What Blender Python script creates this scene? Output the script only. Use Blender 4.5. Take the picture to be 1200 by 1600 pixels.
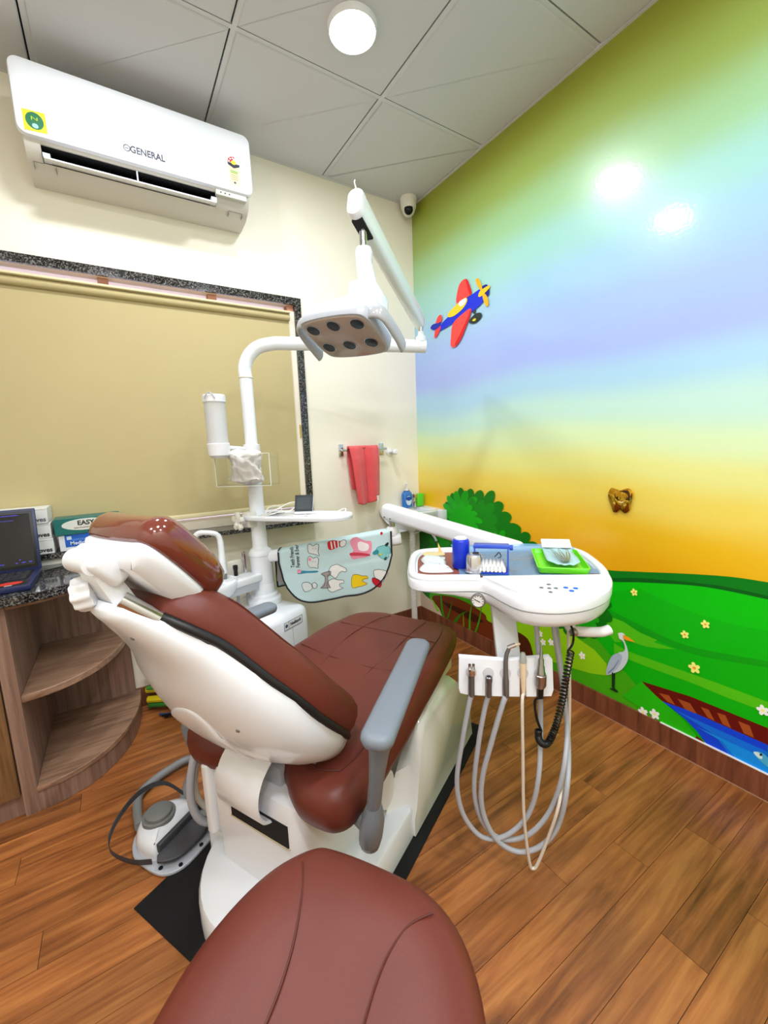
import bpy, bmesh, math, random
from mathutils import Vector, Matrix
from mathutils.geometry import tessellate_polygon
random.seed(7)
for o in list(bpy.data.objects): bpy.data.objects.remove(o)
SC = bpy.context.scene
COL = SC.collection

# ------------------------------------------------------------------ camera
cam_data = bpy.data.cameras.new('camera')
cam = bpy.data.objects.new('camera', cam_data); COL.objects.link(cam)
cam_data.sensor_fit = 'VERTICAL'; cam_data.sensor_height = 36.0
cam_data.lens = 653.17 / 1600 * 36.0
cam_data.clip_start = 0.02
FW = Vector((0.526, 0.8363, -0.1539)); YAW, PIT, ROL = 0.5614, -0.1545, -0.0382
_f = Vector((math.sin(YAW)*math.cos(PIT), math.cos(YAW)*math.cos(PIT), math.sin(PIT)))
_r0 = Vector((math.cos(YAW), -math.sin(YAW), 0)); _u0 = _r0.cross(_f)
_r = math.cos(ROL)*_r0 + math.sin(ROL)*_u0; _u = -math.sin(ROL)*_r0 + math.cos(ROL)*_u0
cam.matrix_world = Matrix(((_r.x, _u.x, -_f.x, -1.7001), (_r.y, _u.y, -_f.y, -2.2531), (_r.z, _u.z, -_f.z, 1.2114), (0, 0, 0, 1)))
SC.camera = cam

# ------------------------------------------------------------------ world, lamps, exposure
SC.view_settings.view_transform = 'Standard'; SC.view_settings.look = 'None'
SC.view_settings.gamma = 1.0; SC.view_settings.use_curve_mapping = False
SC.view_settings.exposure = -0.97
W = bpy.data.worlds.new('daylight'); SC.world = W; W.use_nodes = True
W.node_tree.nodes['Background'].inputs[0].default_value = (0.95, 0.93, 1.0, 1)
W.node_tree.nodes['Background'].inputs[1].default_value = 5.0
H = 2.65                       # ceiling height
DOWNLIGHTS = [(-0.84, -0.80), (-1.59, -0.75), (-0.84, -2.15), (-1.59, -2.15), (-2.34, -2.15), (-1.2, -2.95), (-2.1, -2.95)]  # last five, unseen behind the viewer, are added to raise the room's brightness
for k, (x, y) in enumerate(DOWNLIGHTS):
    ld = bpy.data.lights.new('downlight_lamp', 'AREA'); ld.shape = 'DISK'; ld.size = 0.16
    ld.energy = 20.0; ld.color = (0.935, 0.968, 1.04)
    lo = bpy.data.objects.new('downlight_lamp', ld); COL.objects.link(lo); lo.location = (x, y, H - 0.022)

# ------------------------------------------------------------------ materials
def lin(c):
    o = []
    for v in c:
        v /= 255.0
        o.append(v/12.92 if v <= 0.04045 else ((v+0.055)/1.055)**2.4)
    return (*o, 1.0)
MATS = {}
def mat(name, col, rough=0.5, metal=0.0, coat=0.0, bump=0.0, bscale=200.0, var=0.0, vscale=3.0, trans=0.0, alpha=1.0, emit=0.0, ior=1.45, sheen=0.0, spec=0.5, stretch=None):
    if name in MATS: return MATS[name]
    m = bpy.data.materials.new(name); m.use_nodes = True; nt = m.node_tree
    b = nt.nodes['Principled BSDF']; c = lin(col)
    b.inputs['Base Color'].default_value = c; b.inputs['Roughness'].default_value = rough
    b.inputs['Metallic'].default_value = metal; b.inputs['Coat Weight'].default_value = coat
    b.inputs['Coat Roughness'].default_value = 0.08
    b.inputs['Transmission Weight'].default_value = trans; b.inputs['Alpha'].default_value = alpha
    b.inputs['IOR'].default_value = ior; b.inputs['Sheen Weight'].default_value = sheen
    b.inputs['Specular IOR Level'].default_value = spec
    if emit:
        b.inputs['Emission Color'].default_value = c; b.inputs['Emission Strength'].default_value = emit
    geo = nt.nodes.new('ShaderNodeNewGeometry')
    vec = geo.outputs['Position']
    if stretch:
        mp = nt.nodes.new('ShaderNodeMapping'); mp.inputs['Scale'].default_value = stretch
        nt.links.new(vec, mp.inputs['Vector']); vec = mp.outputs['Vector']
    if var:
        n = nt.nodes.new('ShaderNodeTexNoise'); n.inputs['Scale'].default_value = vscale; n.inputs['Detail'].default_value = 5
        r = nt.nodes.new('ShaderNodeValToRGB')
        r.color_ramp.elements[0].position = .3; r.color_ramp.elements[1].position = .7
        r.color_ramp.elements[0].color = tuple(v*(1-var) for v in c[:3]) + (1,)
        r.color_ramp.elements[1].color = tuple(min(1, v*(1+var)) for v in c[:3]) + (1,)
        nt.links.new(vec, n.inputs['Vector']); nt.links.new(n.outputs['Fac'], r.inputs['Fac']); nt.links.new(r.outputs['Color'], b.inputs['Base Color'])
    if bump:
        n2 = nt.nodes.new('ShaderNodeTexNoise'); n2.inputs['Scale'].default_value = bscale; n2.inputs['Detail'].default_value = 3
        bp = nt.nodes.new('ShaderNodeBump'); bp.inputs['Strength'].default_value = bump; bp.inputs['Distance'].default_value = 0.002
        nt.links.new(vec, n2.inputs['Vector']); nt.links.new(n2.outputs['Fac'], bp.inputs['Height']); nt.links.new(bp.outputs['Normal'], b.inputs['Normal'])
    MATS[name] = m
    return m

def wood_mat(name, dark, mid, light, scale=(3, 38, 38), rough=0.4, rand=0.25, planks=True):
    m = bpy.data.materials.new(name); m.use_nodes = True; nt = m.node_tree; N = nt.nodes; L = nt.links
    b = N['Principled BSDF']; b.inputs['Roughness'].default_value = rough
    geo = N.new('ShaderNodeNewGeometry'); oi = N.new('ShaderNodeObjectInfo')
    sh = N.new('ShaderNodeVectorMath'); sh.operation = 'SCALE'; sh.inputs[0].default_value = (7.3, 3.1, 5.7)
    L.new(oi.outputs['Random'], sh.inputs['Scale'])
    ad = N.new('ShaderNodeVectorMath'); L.new(geo.outputs['Position'], ad.inputs[0]); L.new(sh.outputs[0], ad.inputs[1])
    mp = N.new('ShaderNodeMapping'); mp.inputs['Scale'].default_value = scale; L.new(ad.outputs[0], mp.inputs['Vector'])
    n = N.new('ShaderNodeTexNoise'); n.inputs['Scale'].default_value = 1.0; n.inputs['Detail'].default_value = 8; n.inputs['Roughness'].default_value = .65; n.inputs['Distortion'].default_value = .6
    L.new(mp.outputs[0], n.inputs['Vector'])
    r = N.new('ShaderNodeValToRGB'); cr = r.color_ramp
    cr.elements[0].position = .28; cr.elements[0].color = lin(dark); cr.elements[1].position = .75; cr.elements[1].color = lin(light)
    e = cr.elements.new(.5); e.color = lin(mid)
    L.new(n.outputs['Fac'], r.inputs['Fac'])
    # knots / broad figure
    mp2 = N.new('ShaderNodeMapping'); mp2.inputs['Scale'].default_value = (scale[0]*1.1, scale[1]*.22, scale[2]*.22); L.new(ad.outputs[0], mp2.inputs['Vector'])
    n2 = N.new('ShaderNodeTexNoise'); n2.inputs['Scale'].default_value = 1.3; n2.inputs['Detail'].default_value = 4; L.new(mp2.outputs[0], n2.inputs['Vector'])
    r2 = N.new('ShaderNodeMapRange'); r2.inputs[1].default_value = .3; r2.inputs[2].default_value = .7; r2.inputs[3].default_value = .72; r2.inputs[4].default_value = 1.15
    L.new(n2.outputs['Fac'], r2.inputs[0])
    rr = N.new('ShaderNodeMapRange'); rr.inputs[3].default_value = 1-rand; rr.inputs[4].default_value = 1+rand; L.new(oi.outputs['Random'], rr.inputs[0])
    mu = N.new('ShaderNodeMath'); mu.operation = 'MULTIPLY'; L.new(r2.outputs[0], mu.inputs[0]); L.new(rr.outputs[0], mu.inputs[1])
    sc = N.new('ShaderNodeVectorMath'); sc.operation = 'SCALE'; L.new(r.outputs[0], sc.inputs[0]); L.new(mu.outputs[0], sc.inputs['Scale'])
    L.new(sc.outputs[0], b.inputs['Base Color'])
    bp = N.new('ShaderNodeBump'); bp.inputs['Strength'].default_value = .12; bp.inputs['Distance'].default_value = .001
    L.new(n.outputs['Fac'], bp.inputs['Height']); L.new(bp.outputs[0], b.inputs['Normal'])
    MATS[name] = m
    return m

WALL = mat('cream_wall_paint', (243, 237, 219), .55, bump=.06, bscale=60)
CEIL = mat('ceiling_tile_vinyl', (204, 203, 203), .6, bump=.05, bscale=350)
GRID = mat('ceiling_grid_metal', (208, 208, 208), .45)
GAP = mat('dark_gap', (28, 27, 30), .8)
FLOORW = wood_mat('floor_vinyl_wood', (98, 53, 25), (158, 95, 48), (194, 130, 70), (2.2, 34, 34), .36, .16)
SKIRT = wood_mat('skirting_wood', (86, 44, 28), (126, 72, 48), (152, 94, 64), (30, 30, 3), .4, .1)
CABW = wood_mat('cabinet_laminate', (104, 80, 68), (142, 112, 96), (166, 136, 118), (45, 45, 2.2), .45, .04)
CABS = wood_mat('cabinet_laminate_flat', (112, 84, 66), (150, 116, 92), (176, 142, 114), (2.2, 45, 45), .45, .04)
FRAMEW = wood_mat('window_frame_wood', (150, 92, 66), (190, 128, 98), (214, 160, 128), (4, 30, 30), .5, .05)
WHITE = mat('white_plastic', (233, 234, 238), .28, coat=.25)
WHITE2 = mat('white_enamel', (237, 241, 247), .22, coat=.4)
OFFW = mat('offwhite_plastic', (232, 228, 216), .35)
ACG = mat('ac_grey_plastic', (214, 210, 200), .4)
BLACK = mat('black_plastic', (14, 14, 15), .4)
BLACKM = mat('black_rubber_mat', (7, 6, 8), .85, bump=.3, bscale=500)
DARK = mat('dark_cavity', (8, 9, 11), .7)
LEATHER = mat('brown_leather', (104, 47, 36), .4, spec=.4, bump=.07, bscale=500, var=.06, vscale=6)
LEATHERG = mat('brown_leather_glossy', (112, 50, 38), .12, coat=.9, bump=.05, bscale=60)
SEAM = mat('brown_seam', (88, 38, 30), .5)
STITCH = mat('stitch_thread', (150, 84, 68), .6)
GREYARM = mat('grey_armrest_plastic', (122, 130, 140), .42, bump=.08, bscale=500)
LGREY = mat('light_grey_plastic', (186, 191, 200), .32)
MGREY = mat('mid_grey_plastic', (120, 122, 120), .45)
DGREY = mat('dark_grey_rubber', (66, 66, 72), .5, bump=.1, bscale=400)
HOSE = mat('grey_silicone_hose', (176, 178, 186), .38)
HOSEW = mat('cream_silicone_hose', (220, 210, 196), .38)
HOSED = mat('grey_pedal_hose', (128, 130, 130), .45)
CHROME = mat('chrome', (205, 205, 208), .12, metal=1)
STEEL = mat('brushed_steel', (176, 174, 172), .28, metal=1)
GOLD = mat('gold_mirror_acrylic', (232, 178, 60), .05, metal=1)
BLIND = mat('beige_blind_fabric', (188, 173, 126), .75, bump=.12, bscale=300, var=.02, vscale=2)
BLINDH = mat('cream_blind_rail', (224, 212, 170), .45)
GLASS = mat('window_glass', (236, 226, 238), .35, trans=.8)
CLEAR = mat('clear_acrylic', (250, 252, 252), .04, trans=1.0, ior=1.15)
FROST = mat('frosted_tube', (236, 238, 240), .2, alpha=.42)
FACE = mat('lamp_face_taupe', (172, 156, 146), .3, coat=.3)
LEDB = mat('lamp_lens_black', (12, 12, 14), .25, spec=.35)
TOWEL = mat('coral_towel_terry', (232, 84, 88), .95, bump=.9, bscale=700, sheen=.4, var=.06, vscale=30)
APRON = mat('mint_apron_fabric', (198, 224, 226), .7, bump=.1, bscale=300)
INKB = mat('print_black', (22, 22, 26), .6)
def flat(c, r=.5, n=None): return mat(n or ('print_%d_%d_%d' % tuple(c)), c, r)

def granite_mat():
    m = bpy.data.materials.new('black_granite'); m.use_nodes = True; nt = m.node_tree; N = nt.nodes; L = nt.links
    b = N['Principled BSDF']; b.inputs['Roughness'].default_value = .08
    geo = N.new('ShaderNodeNewGeometry'); v = N.new('ShaderNodeTexVoronoi'); v.inputs['Scale'].default_value = 170
    n = N.new('ShaderNodeTexNoise'); n.inputs['Scale'].default_value = 120; n.inputs['Detail'].default_value = 6
    L.new(geo.outputs['Position'], v.inputs['Vector']); L.new(geo.outputs['Position'], n.inputs['Vector'])
    mx = N.new('ShaderNodeMath'); mx.operation = 'MULTIPLY'; L.new(v.outputs['Distance'], mx.inputs[0]); L.new(n.outputs['Fac'], mx.inputs[1])
    r = N.new('ShaderNodeValToRGB'); r.color_ramp.elements[0].position = .2; r.color_ramp.elements[0].color = lin((16, 16, 18))
    r.color_ramp.elements[1].position = .5; r.color_ramp.elements[1].color = lin((128, 126, 122)); L.new(mx.outputs[0], r.inputs['Fac']); L.new(r.outputs[0], b.inputs['Base Color'])
    return m
GRANITE = granite_mat()

def mural_mat():
    m = bpy.data.materials.new('mural_print_sky'); m.use_nodes = True; nt = m.node_tree; N = nt.nodes; L = nt.links
    b = N['Principled BSDF']; b.inputs['Roughness'].default_value = .3; b.inputs['Coat Weight'].default_value = .55; b.inputs['Coat Roughness'].default_value = .09
    geo = N.new('ShaderNodeNewGeometry'); sx = N.new('ShaderNodeSeparateXYZ'); L.new(geo.outputs['Position'], sx.inputs[0])
    mp = N.new('ShaderNodeMapping'); mp.inputs['Scale'].default_value = (1, .9, 2.2); L.new(geo.outputs['Position'], mp.inputs['Vector'])
    n = N.new('ShaderNodeTexNoise'); n.inputs['Scale'].default_value = .8; n.inputs['Detail'].default_value = 1; L.new(mp.outputs[0], n.inputs['Vector'])
    a = N.new('ShaderNodeMath'); a.operation = 'MULTIPLY_ADD'; a.inputs[1].default_value = .22; L.new(n.outputs['Fac'], a.inputs[0]); L.new(sx.outputs['Z'], a.inputs[2])
    # the print slants: colours sit lower towards the far end of the wall's sky
    a2 = N.new('ShaderNodeMath'); a2.operation = 'MULTIPLY_ADD'; a2.inputs[1].default_value = -.02; L.new(sx.outputs['Y'], a2.inputs[0]); L.new(a.outputs[0], a2.inputs[2])
    mr = N.new('ShaderNodeMapRange'); mr.inputs[1].default_value = .8; mr.inputs[2].default_value = 2.9; L.new(a2.outputs[0], mr.inputs[0])
    r = N.new('ShaderNodeValToRGB'); cr = r.color_ramp; cr.interpolation = 'EASE'
    st = [(.70, (240, 176, 6)), (.85, (240, 190, 24)), (1.0, (238, 214, 88)), (1.12, (230, 230, 140)), (1.24, (214, 236, 184)), (1.34, (190, 228, 214)), (1.45, (166, 208, 232)), (1.58, (162, 182, 238)), (1.76, (160, 188, 238)), (1.92, (158, 200, 226)), (2.08, (158, 212, 202)), (2.24, (158, 204, 150)), (2.42, (154, 178, 82)), (2.62, (146, 154, 40))]
    st = [((z+.12-.8)/2.1, c) for z, c in st]
    while len(cr.elements) < len(st): cr.elements.new(.5)
    for e, (p, c) in zip(cr.elements, st): e.position = min(1, max(0, p)); e.color = lin(c)
    L.new(mr.outputs[0], r.inputs['Fac']); L.new(r.outputs[0], b.inputs['Base Color'])
    n2 = N.new('ShaderNodeTexNoise'); n2.inputs['Scale'].default_value = 90; n2.inputs['Detail'].default_value = 2; L.new(geo.outputs['Position'], n2.inputs['Vector'])
    bp = N.new('ShaderNodeBump'); bp.inputs['Strength'].default_value = .10; bp.inputs['Distance'].default_value = .002; L.new(n2.outputs['Fac'], bp.inputs['Height'])
    L.new(bp.outputs[0], b.inputs['Normal']); L.new(bp.outputs[0], b.inputs['Coat Normal'])
    return m
MURAL = mural_mat()

# ------------------------------------------------------------------ mesh helpers
ORG = {}
def V3(p): return Vector((p[0], p[1], p[2]))
class G:
    """collects geometry in world coordinates for one mesh"""
    def __init__(s): s.v = []; s.f = []
    def add(s, v, f, fn=None):
        k = len(s.v); s.v += [V3(fn(p)) if fn else V3(p) for p in v]; s.f += [[i+k for i in q] for q in f]; return s
    def box(s, x0, x1, y0, y1, z0, z1, fn=None):
        v = [(x, y, z) for x in (x0, x1) for y in (y0, y1) for z in (z0, z1)]
        return s.add(v, [[0, 1, 3, 2], [4, 6, 7, 5], [0, 4, 5, 1], [2, 3, 7, 6], [0, 2, 6, 4], [1, 5, 7, 3]], fn)
    def rbox(s, x0, x1, y0, y1, z0, z1, r=.005, seg=2, fn=None):
        bm = bmesh.new(); bmesh.ops.create_cube(bm, size=1)
        for v in bm.verts: v.co = Vector(((x0+x1)/2+v.co.x*(x1-x0), (y0+y1)/2+v.co.y*(y1-y0), (z0+z1)/2+v.co.z*(z1-z0)))
        bmesh.ops.bevel(bm, geom=bm.edges[:], offset=r, segments=seg, profile=.5, affect='EDGES')
        bm.verts.index_update(); s.add([v.co.copy() for v in bm.verts], [[v.index for v in f.verts] for f in bm.faces], fn); bm.free(); return s
    def rings(s, rs, closed=True, cap0=True, cap1=True, fn=None):
        n = len(rs[0]); v = [p for r in rs for p in r]; f = []
        for i in range(len(rs)-1):
            for j in range(n if closed else n-1):
                a = i*n+j; b = i*n+(j+1) % n; f.append([a, b, b+n, a+n])
        if cap0: f.append(list(range(n))[::-1])
        if cap1: f.append(list(range((len(rs)-1)*n, len(rs)*n)))
        return s.add(v, f, fn)
    def lathe(s, prof, n=24, c=(0, 0, 0), fn=None):
        return s.rings([[(c[0]+r*math.cos(2*math.pi*j/n), c[1]+r*math.sin(2*math.pi*j/n), c[2]+z) for j in range(n)] for r, z in prof], fn=fn)
    def rod(s, a, b, ra, rb=None, n=12):
        return s.tube([a, b], [ra, ra if rb is None else rb], n)
    def tube(s, path, r, n=8, smooth=0, flat=None):
        P = [V3(p) for p in path]
        if smooth: P = crom(P, smooth)
        R = list(r) if isinstance(r, (list, tuple)) else [r]*len(P)
        if len(R) != len(P): R = [R[min(len(R)-1, int(i*len(R)/len(P)))] for i in range(len(P))]
        rs = []; up = None
        for i, p in enumerate(P):
            t = (P[min(i+1, len(P)-1)]-P[max(i-1, 0)]).normalized()
            if up is None: up = t.orthogonal().normalized()
            up = (up-t*up.dot(t)); up = up.normalized() if up.length > 1e-6 else t.orthogonal().normalized()
            q = t.cross(up)
            rs.append([p+(up*math.cos(2*math.pi*j/n)+q*math.sin(2*math.pi*j/n))*R[i] for j in range(n)])
        return s.rings(rs)
    def pad(s, outline, prof, fn=None, soft=False):
        """outline: 2D loop (counter-clockwise); prof: (inset, height) rings; inset>=1 means scale factor inset-1 toward the centroid"""
        o = [Vector((p[0], p[1])) for p in outline]; n = len(o); cen = sum(o, Vector((0, 0)))/n; nr = []
        for i in range(n):
            d = (o[(i+1) % n]-o[i-1]).normalized(); nr.append(Vector((-d.y, d.x)))
        rs = []; last = 0; rs_in = o
        for ins, h in prof:
            if ins >= 1: base = rs_in; rs.append([((cen+(p-cen)*(2-ins)).x, (cen+(p-cen)*(2-ins)).y, h) for p in base])
            else:
                if soft and ins > .006:
                    d = ins-last; m = max(1, int(d/.004)); cur = [p.copy() for p in rs_in]
                    for _ in range(m):
                        nn = [(cur[(i+1) % n]-cur[i-1]).normalized() for i in range(n)]; cur = [cur[i]+Vector((-nn[i].y, nn[i].x))*(d/m) for i in range(n)]
                        cur = [cur[i]*.5+(cur[i-1]+cur[(i+1) % n])*.25 for i in range(n)]
                else: cur = [o[i]+nr[i]*ins for i in range(n)]
                last = ins; rs_in = cur; rs.append([(p.x, p.y, h) for p in cur])
        return s.rings(rs, fn=fn)
    def obj(s, name, m, parent=None, sharp=40, org=None, subsurf=0, bevel=0):
        root = parent
        o3 = ORG[parent.name] if parent else (V3(org) if org else centre_base(s.v))
        me = bpy.data.meshes.new(name); me.from_pydata([p-o3 for p in s.v], [], s.f); me.validate()
        bm = bmesh.new(); bm.from_mesh(me); bmesh.ops.recalc_face_normals(bm, faces=bm.faces[:]); bm.to_mesh(me); bm.free()
        me.polygons.foreach_set('use_smooth', [True]*len(me.polygons)); me.set_sharp_from_angle(angle=math.radians(sharp))
        me.materials.append(m)
        o = bpy.data.objects.new(name, me); COL.objects.link(o)
        if parent: o.parent = parent; ORG[o.name] = o3
        else: o.location = o3; ORG[o.name] = o3
        if subsurf:
            md = o.modifiers.new('subd', 'SUBSURF'); md.levels = md.render_levels = subsurf
        if bevel:
            md = o.modifiers.new('bev', 'BEVEL'); md.width = bevel; md.segments = 2; md.limit_method = 'ANGLE'
        return o
def centre_base(vs):
    xs = [p.x for p in vs]; ys = [p.y for p in vs]; zs = [p.z for p in vs]
    return Vector(((min(xs)+max(xs))/2, (min(ys)+max(ys))/2, min(zs)))
def crom(P, k=6, closed=False):
    P = [Vector(p) for p in P]; n = len(P); out = []
    for i in range(n if closed else n-1):
        a, b, c, d = (P[(i-1) % n], P[i], P[(i+1) % n], P[(i+2) % n]) if closed else (P[max(i-1, 0)], P[i], P[i+1], P[min(i+2, n-1)])
        for j in range(k):
            t = j/k; out.append(.5*((2*b)+(c-a)*t+(2*a-5*b+4*c-d)*t*t+(3*b-a-3*c+d)*t**3))
    if not closed: out.append(P[-1].copy())
    return out
def thing(name, loc, label, cat, group=None):
    o = bpy.data.objects.new(name, None); COL.objects.link(o); o.location = loc; o.empty_display_size = .05; ORG[o.name] = V3(loc)
    return tag(o, label, cat, group)
def tag(o, label=None, cat=None, group=None, kind=None):
    if label: o['label'] = label
    if cat: o['category'] = cat
    if group: o['group'] = group
    if kind: o['kind'] = kind
    return o
def lab(o, s): o['label'] = s; return o
def frame(o, ex, ey, ez):
    o, ex, ey, ez = V3(o), V3(ex), V3(ey), V3(ez)
    return lambda p: o+ex*p[0]+ey*p[1]+ez*p[2]
def rot_path(a, b, t): return V3(a).lerp(V3(b), t)
def text(name, s, size, m, fn, parent, depth=.0006, align='CENTER', bold=0.0, shear=0.0):
    """lettering as a mesh: local x right, y up, z out of the surface"""
    cu = bpy.data.curves.new(name, 'FONT'); cu.body = s; cu.size = size; cu.align_x = align; cu.align_y = 'CENTER'; cu.extrude = depth; cu.offset = bold; cu.shear = shear; cu.resolution_u = 3
    t = bpy.data.objects.new(name, cu); COL.objects.link(t)
    dg = bpy.context.evaluated_depsgraph_get(); me = t.evaluated_get(dg).to_mesh()
    g = G(); g.add([v.co.copy() for v in me.vertices], [list(p.vertices) for p in me.polygons], fn)
    t.evaluated_get(dg).to_mesh_clear(); bpy.data.objects.remove(t); bpy.data.curves.remove(cu)
    return g.obj(name, m, parent, sharp=30)
def rrect(w, h, r, n=5, cx=0, cy=0):
    out = []
    for (sx, sy, a0) in ((1, 1, 0), (-1, 1, 90), (-1, -1, 180), (1, -1, 270)):
        for j in range(n+1):
            a = math.radians(a0+90*j/n); out.append((cx+sx*(w/2-r)+r*math.cos(a), cy+sy*(h/2-r)+r*math.sin(a)))
    return out
def ell(rx, ry, n=20, cx=0, cy=0, a=0):
    return [(cx+rx*math.cos(t)*math.cos(a)-ry*math.sin(t)*math.sin(a), cy+rx*math.cos(t)*math.sin(a)+ry*math.sin(t)*math.cos(a)) for t in [2*math.pi*i/n for i in range(n)]]
def ccw(o):
    return o if sum(o[i-1][0]*o[i][1]-o[i][0]*o[i-1][1] for i in range(len(o))) > 0 else o[::-1]
def sm2(o, k=5, closed=True): return [(p.x, p.y) for p in crom([Vector((a, b, 0)) for a, b in o], k, closed)]

# ================================================================== the setting
RX0, RY0 = -3.0, -3.3
def structure(o): o['kind'] = 'structure'; return o
# ---- floor: dark bed + one object per plank
floor = structure(G().box(RX0, 0, RY0, 0, -.06, -.004).obj('floor', GAP))
PW = .0985
pl_mesh = {}
y = 0.0; row = 0
while y > RY0+.01:
    x = -(row*.37 % .8)*1.0
    segs = []; xr = 0.0; first = .25+((row*.371) % .6)
    while xr > RX0+.01:
        ln = first if xr == 0.0 else .82
        xl = max(RX0, xr-ln); segs.append((xl, xr)); xr = xl
    for xl, xr_ in segs:
        w = min(PW, y-RY0); key = (round(xr_-xl, 3), round(w, 4))
        if key not in pl_mesh:
            L_ = xr_-xl; g = G().box(-L_/2+.0007, L_/2-.0007, -w/2+.0006, w/2-.0006, -.004, 0)
            o = g.obj('plank', FLOORW, floor); o.location = Vector(((xl+xr_)/2, y-w/2, 0))-ORG['floor']
            o.data.transform(Matrix.Translation(ORG['floor'])); pl_mesh[key] = o.data
        else:
            o = bpy.data.objects.new('plank', pl_mesh[key]); COL.objects.link(o); o.parent = floor
            o.location = Vector(((xl+xr_)/2, y-w/2, 0))-ORG['floor']
    y -= PW; row += 1

# ---- ceiling: slab, lay-in tiles, grid bars
ceiling = structure(G().box(RX0-.12, .12, RY0-.12, .12, H+.03, H+.12).obj('ceiling', GAP))
T = .6; A0 = .589
tile_me = {}
xs = [0.0]; 
while xs[-1] > RX0+.01: xs.append(max(RX0, (-A0 if len(xs) == 1 else xs[-1]-T)))
ys = [0.0]
while ys[-1] > RY0+.01: ys.append(max(RY0, (-A0 if len(ys) == 1 else ys[-1]-T)))
oc = ORG['ceiling']
for i in range(len(xs)-1):
    for j in range(len(ys)-1):
        w, d = xs[i]-xs[i+1], ys[j]-ys[j+1]; key = (round(w, 3), round(d, 3))
        loc = Vector(((xs[i]+xs[i+1])/2, (ys[j]+ys[j+1])/2, H))-oc
        if key not in tile_me:
            g = G().pad(rrect(w-.0225, d-.0225, .002, 1, -.003, -.003), [(0, .03), (0, .0035), (.0035, 0)])
            o = g.obj('tile', CEIL, ceiling, sharp=8); o.data.transform(Matrix.Translation(oc)); tile_me[key] = o.data; o.location = loc
        else:
            o = bpy.data.objects.new('tile', tile_me[key]); COL.objects.link(o); o.parent = ceiling; o.location = loc
for xx in xs[1:-1]: G().box(xx-.0085, xx+.0085, RY0, 0, H+.004, H+.012).obj('grid_bar', GRID, ceiling)
for yy in ys[1:-1]: G().box(RX0, 0, yy-.0085, yy+.0085, H+.0045, H+.0125).obj('grid_bar', GRID, ceiling)
G().box(RX0, 0, -.018, 0, H-.002, H+.004).obj('edge_trim', GRID, ceiling)
G().box(-.014, 0, RY0, -.018, H-.002, H+.004).obj('edge_trim', GRID, ceiling)

# ---- walls (window opening in the back wall)
WX0, WX1, WZ0, WZ1 = -2.80, -.806, .835, 1.976
g = G(); TH = .12
g.box(RX0, WX0, 0, TH, 0, H); g.box(WX1, 0, 0, TH, 0, H); g.box(WX0, WX1, 0, TH, WZ1, H); g.box(WX0, WX1, 0, TH, 0, WZ0)
wall_back = structure(g.obj('wall_back', WALL))
wall_right = structure(G().box(0, .12, RY0, .12, 0, H).obj('wall_right', MURAL))
structure(G().box(RX0-.12, RX0, RY0, .12, 0, H).obj('wall_left', WALL))
structure(G().box(RX0-.12, .12, RY0-.12, RY0, 0, H).obj('wall_front', WALL))
bb = structure(G().box(-.012, 0, RY0, 0, 0, .096).obj('baseboard_right', SKIRT))
G().box(-.0125, -.0115, RY0, 0, .0, .004).obj('caulk_line', flat((176, 140, 116)), bb)
G().box(-.0118, -.0002, RY0, -1.55, .096, .0995).obj('white_strip', flat((236, 236, 232)), bb)
structure(G().box(RX0, -.012, -.012, 0, 0, .096).obj('baseboard_back', SKIRT))

# ---- window: granite surround, wooden frame, panes, sill
win = structure(thing('window_1', (-1.8, 0, WZ0), 'wide window with black granite surround behind a beige roller blind', None)); del win['label']
win['label'] = 'wide window with black granite surround behind a beige roller blind'
G().box(WX0-.04, WX1+.037, -.014, .03, WZ1, WZ1+.036).obj('granite_lintel', GRANITE, win)
G().box(WX1, WX1+.037, -.014, .03, WZ0, WZ1).obj('granite_jamb', GRANITE, win)
G().box(WX0-.04, WX0, -.014, .03, WZ0, WZ1).obj('granite_jamb', GRANITE, win)
G().box(RX0, WX1+.037, -.135, .1, WZ0-.022, WZ0).obj('granite_sill', GRANITE, win)
G().box(WX0, WX1, .012, .06, 1.905, 1.945).obj('frame_rail', FRAMEW, win)
G().box(WX0, WX1, .012, .06, WZ0, WZ0+.05).obj('frame_rail', flat((236, 226, 208)), win)
G().box(WX1-.034, WX1, .0, .06, WZ0, 1.945).obj('frame_stile', flat((244, 234, 214)), win)
G().box(WX1-.034, WX1, .008, .06, 1.945, WZ1).obj('frame_stile', FRAMEW, win)
for xm in (-1.66, -1.215, -2.15, -2.6): G().box(xm-.02, xm+.02, .014, .06, 1.945, WZ1).obj('frame_mullion', FRAMEW, win)
G().box(WX0, WX1-.034, .05, .056, WZ0, WZ1).obj('pane', GLASS, win)
G().box(WX1-.012, WX1-.004, -.004, .0, 1.28, 1.35).obj('hinge', flat((190, 160, 70), .3), win)
# ---- roller blind
bl = thing('roller_blind', (-1.8, -.02, .90), 'beige roller blind drawn down over the whole window', 'window blind')
G().box(WX0+.02, WX1-.036, -.012, -.0105, .915, 1.9).obj('fabric', BLIND, bl)
g = G(); g.rings([[(x, -.018+.017*math.cos(t)*1.0, 1.905+.018*math.sin(t)) for t in [2*math.pi*k/14 for k in range(14)]] for x in (WX0+.02, WX1-.036)]); g.obj('roller_tube', BLIND, bl)
G().rbox(WX0+.015, WX1-.034, -.046, .006, 1.922, 1.932, .003).obj('headrail', BLINDH, bl)
G().rbox(WX0+.02, WX1-.036, -.016, -.006, .897, .92, .004).obj('bottom_bar', BLINDH, bl)

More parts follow.
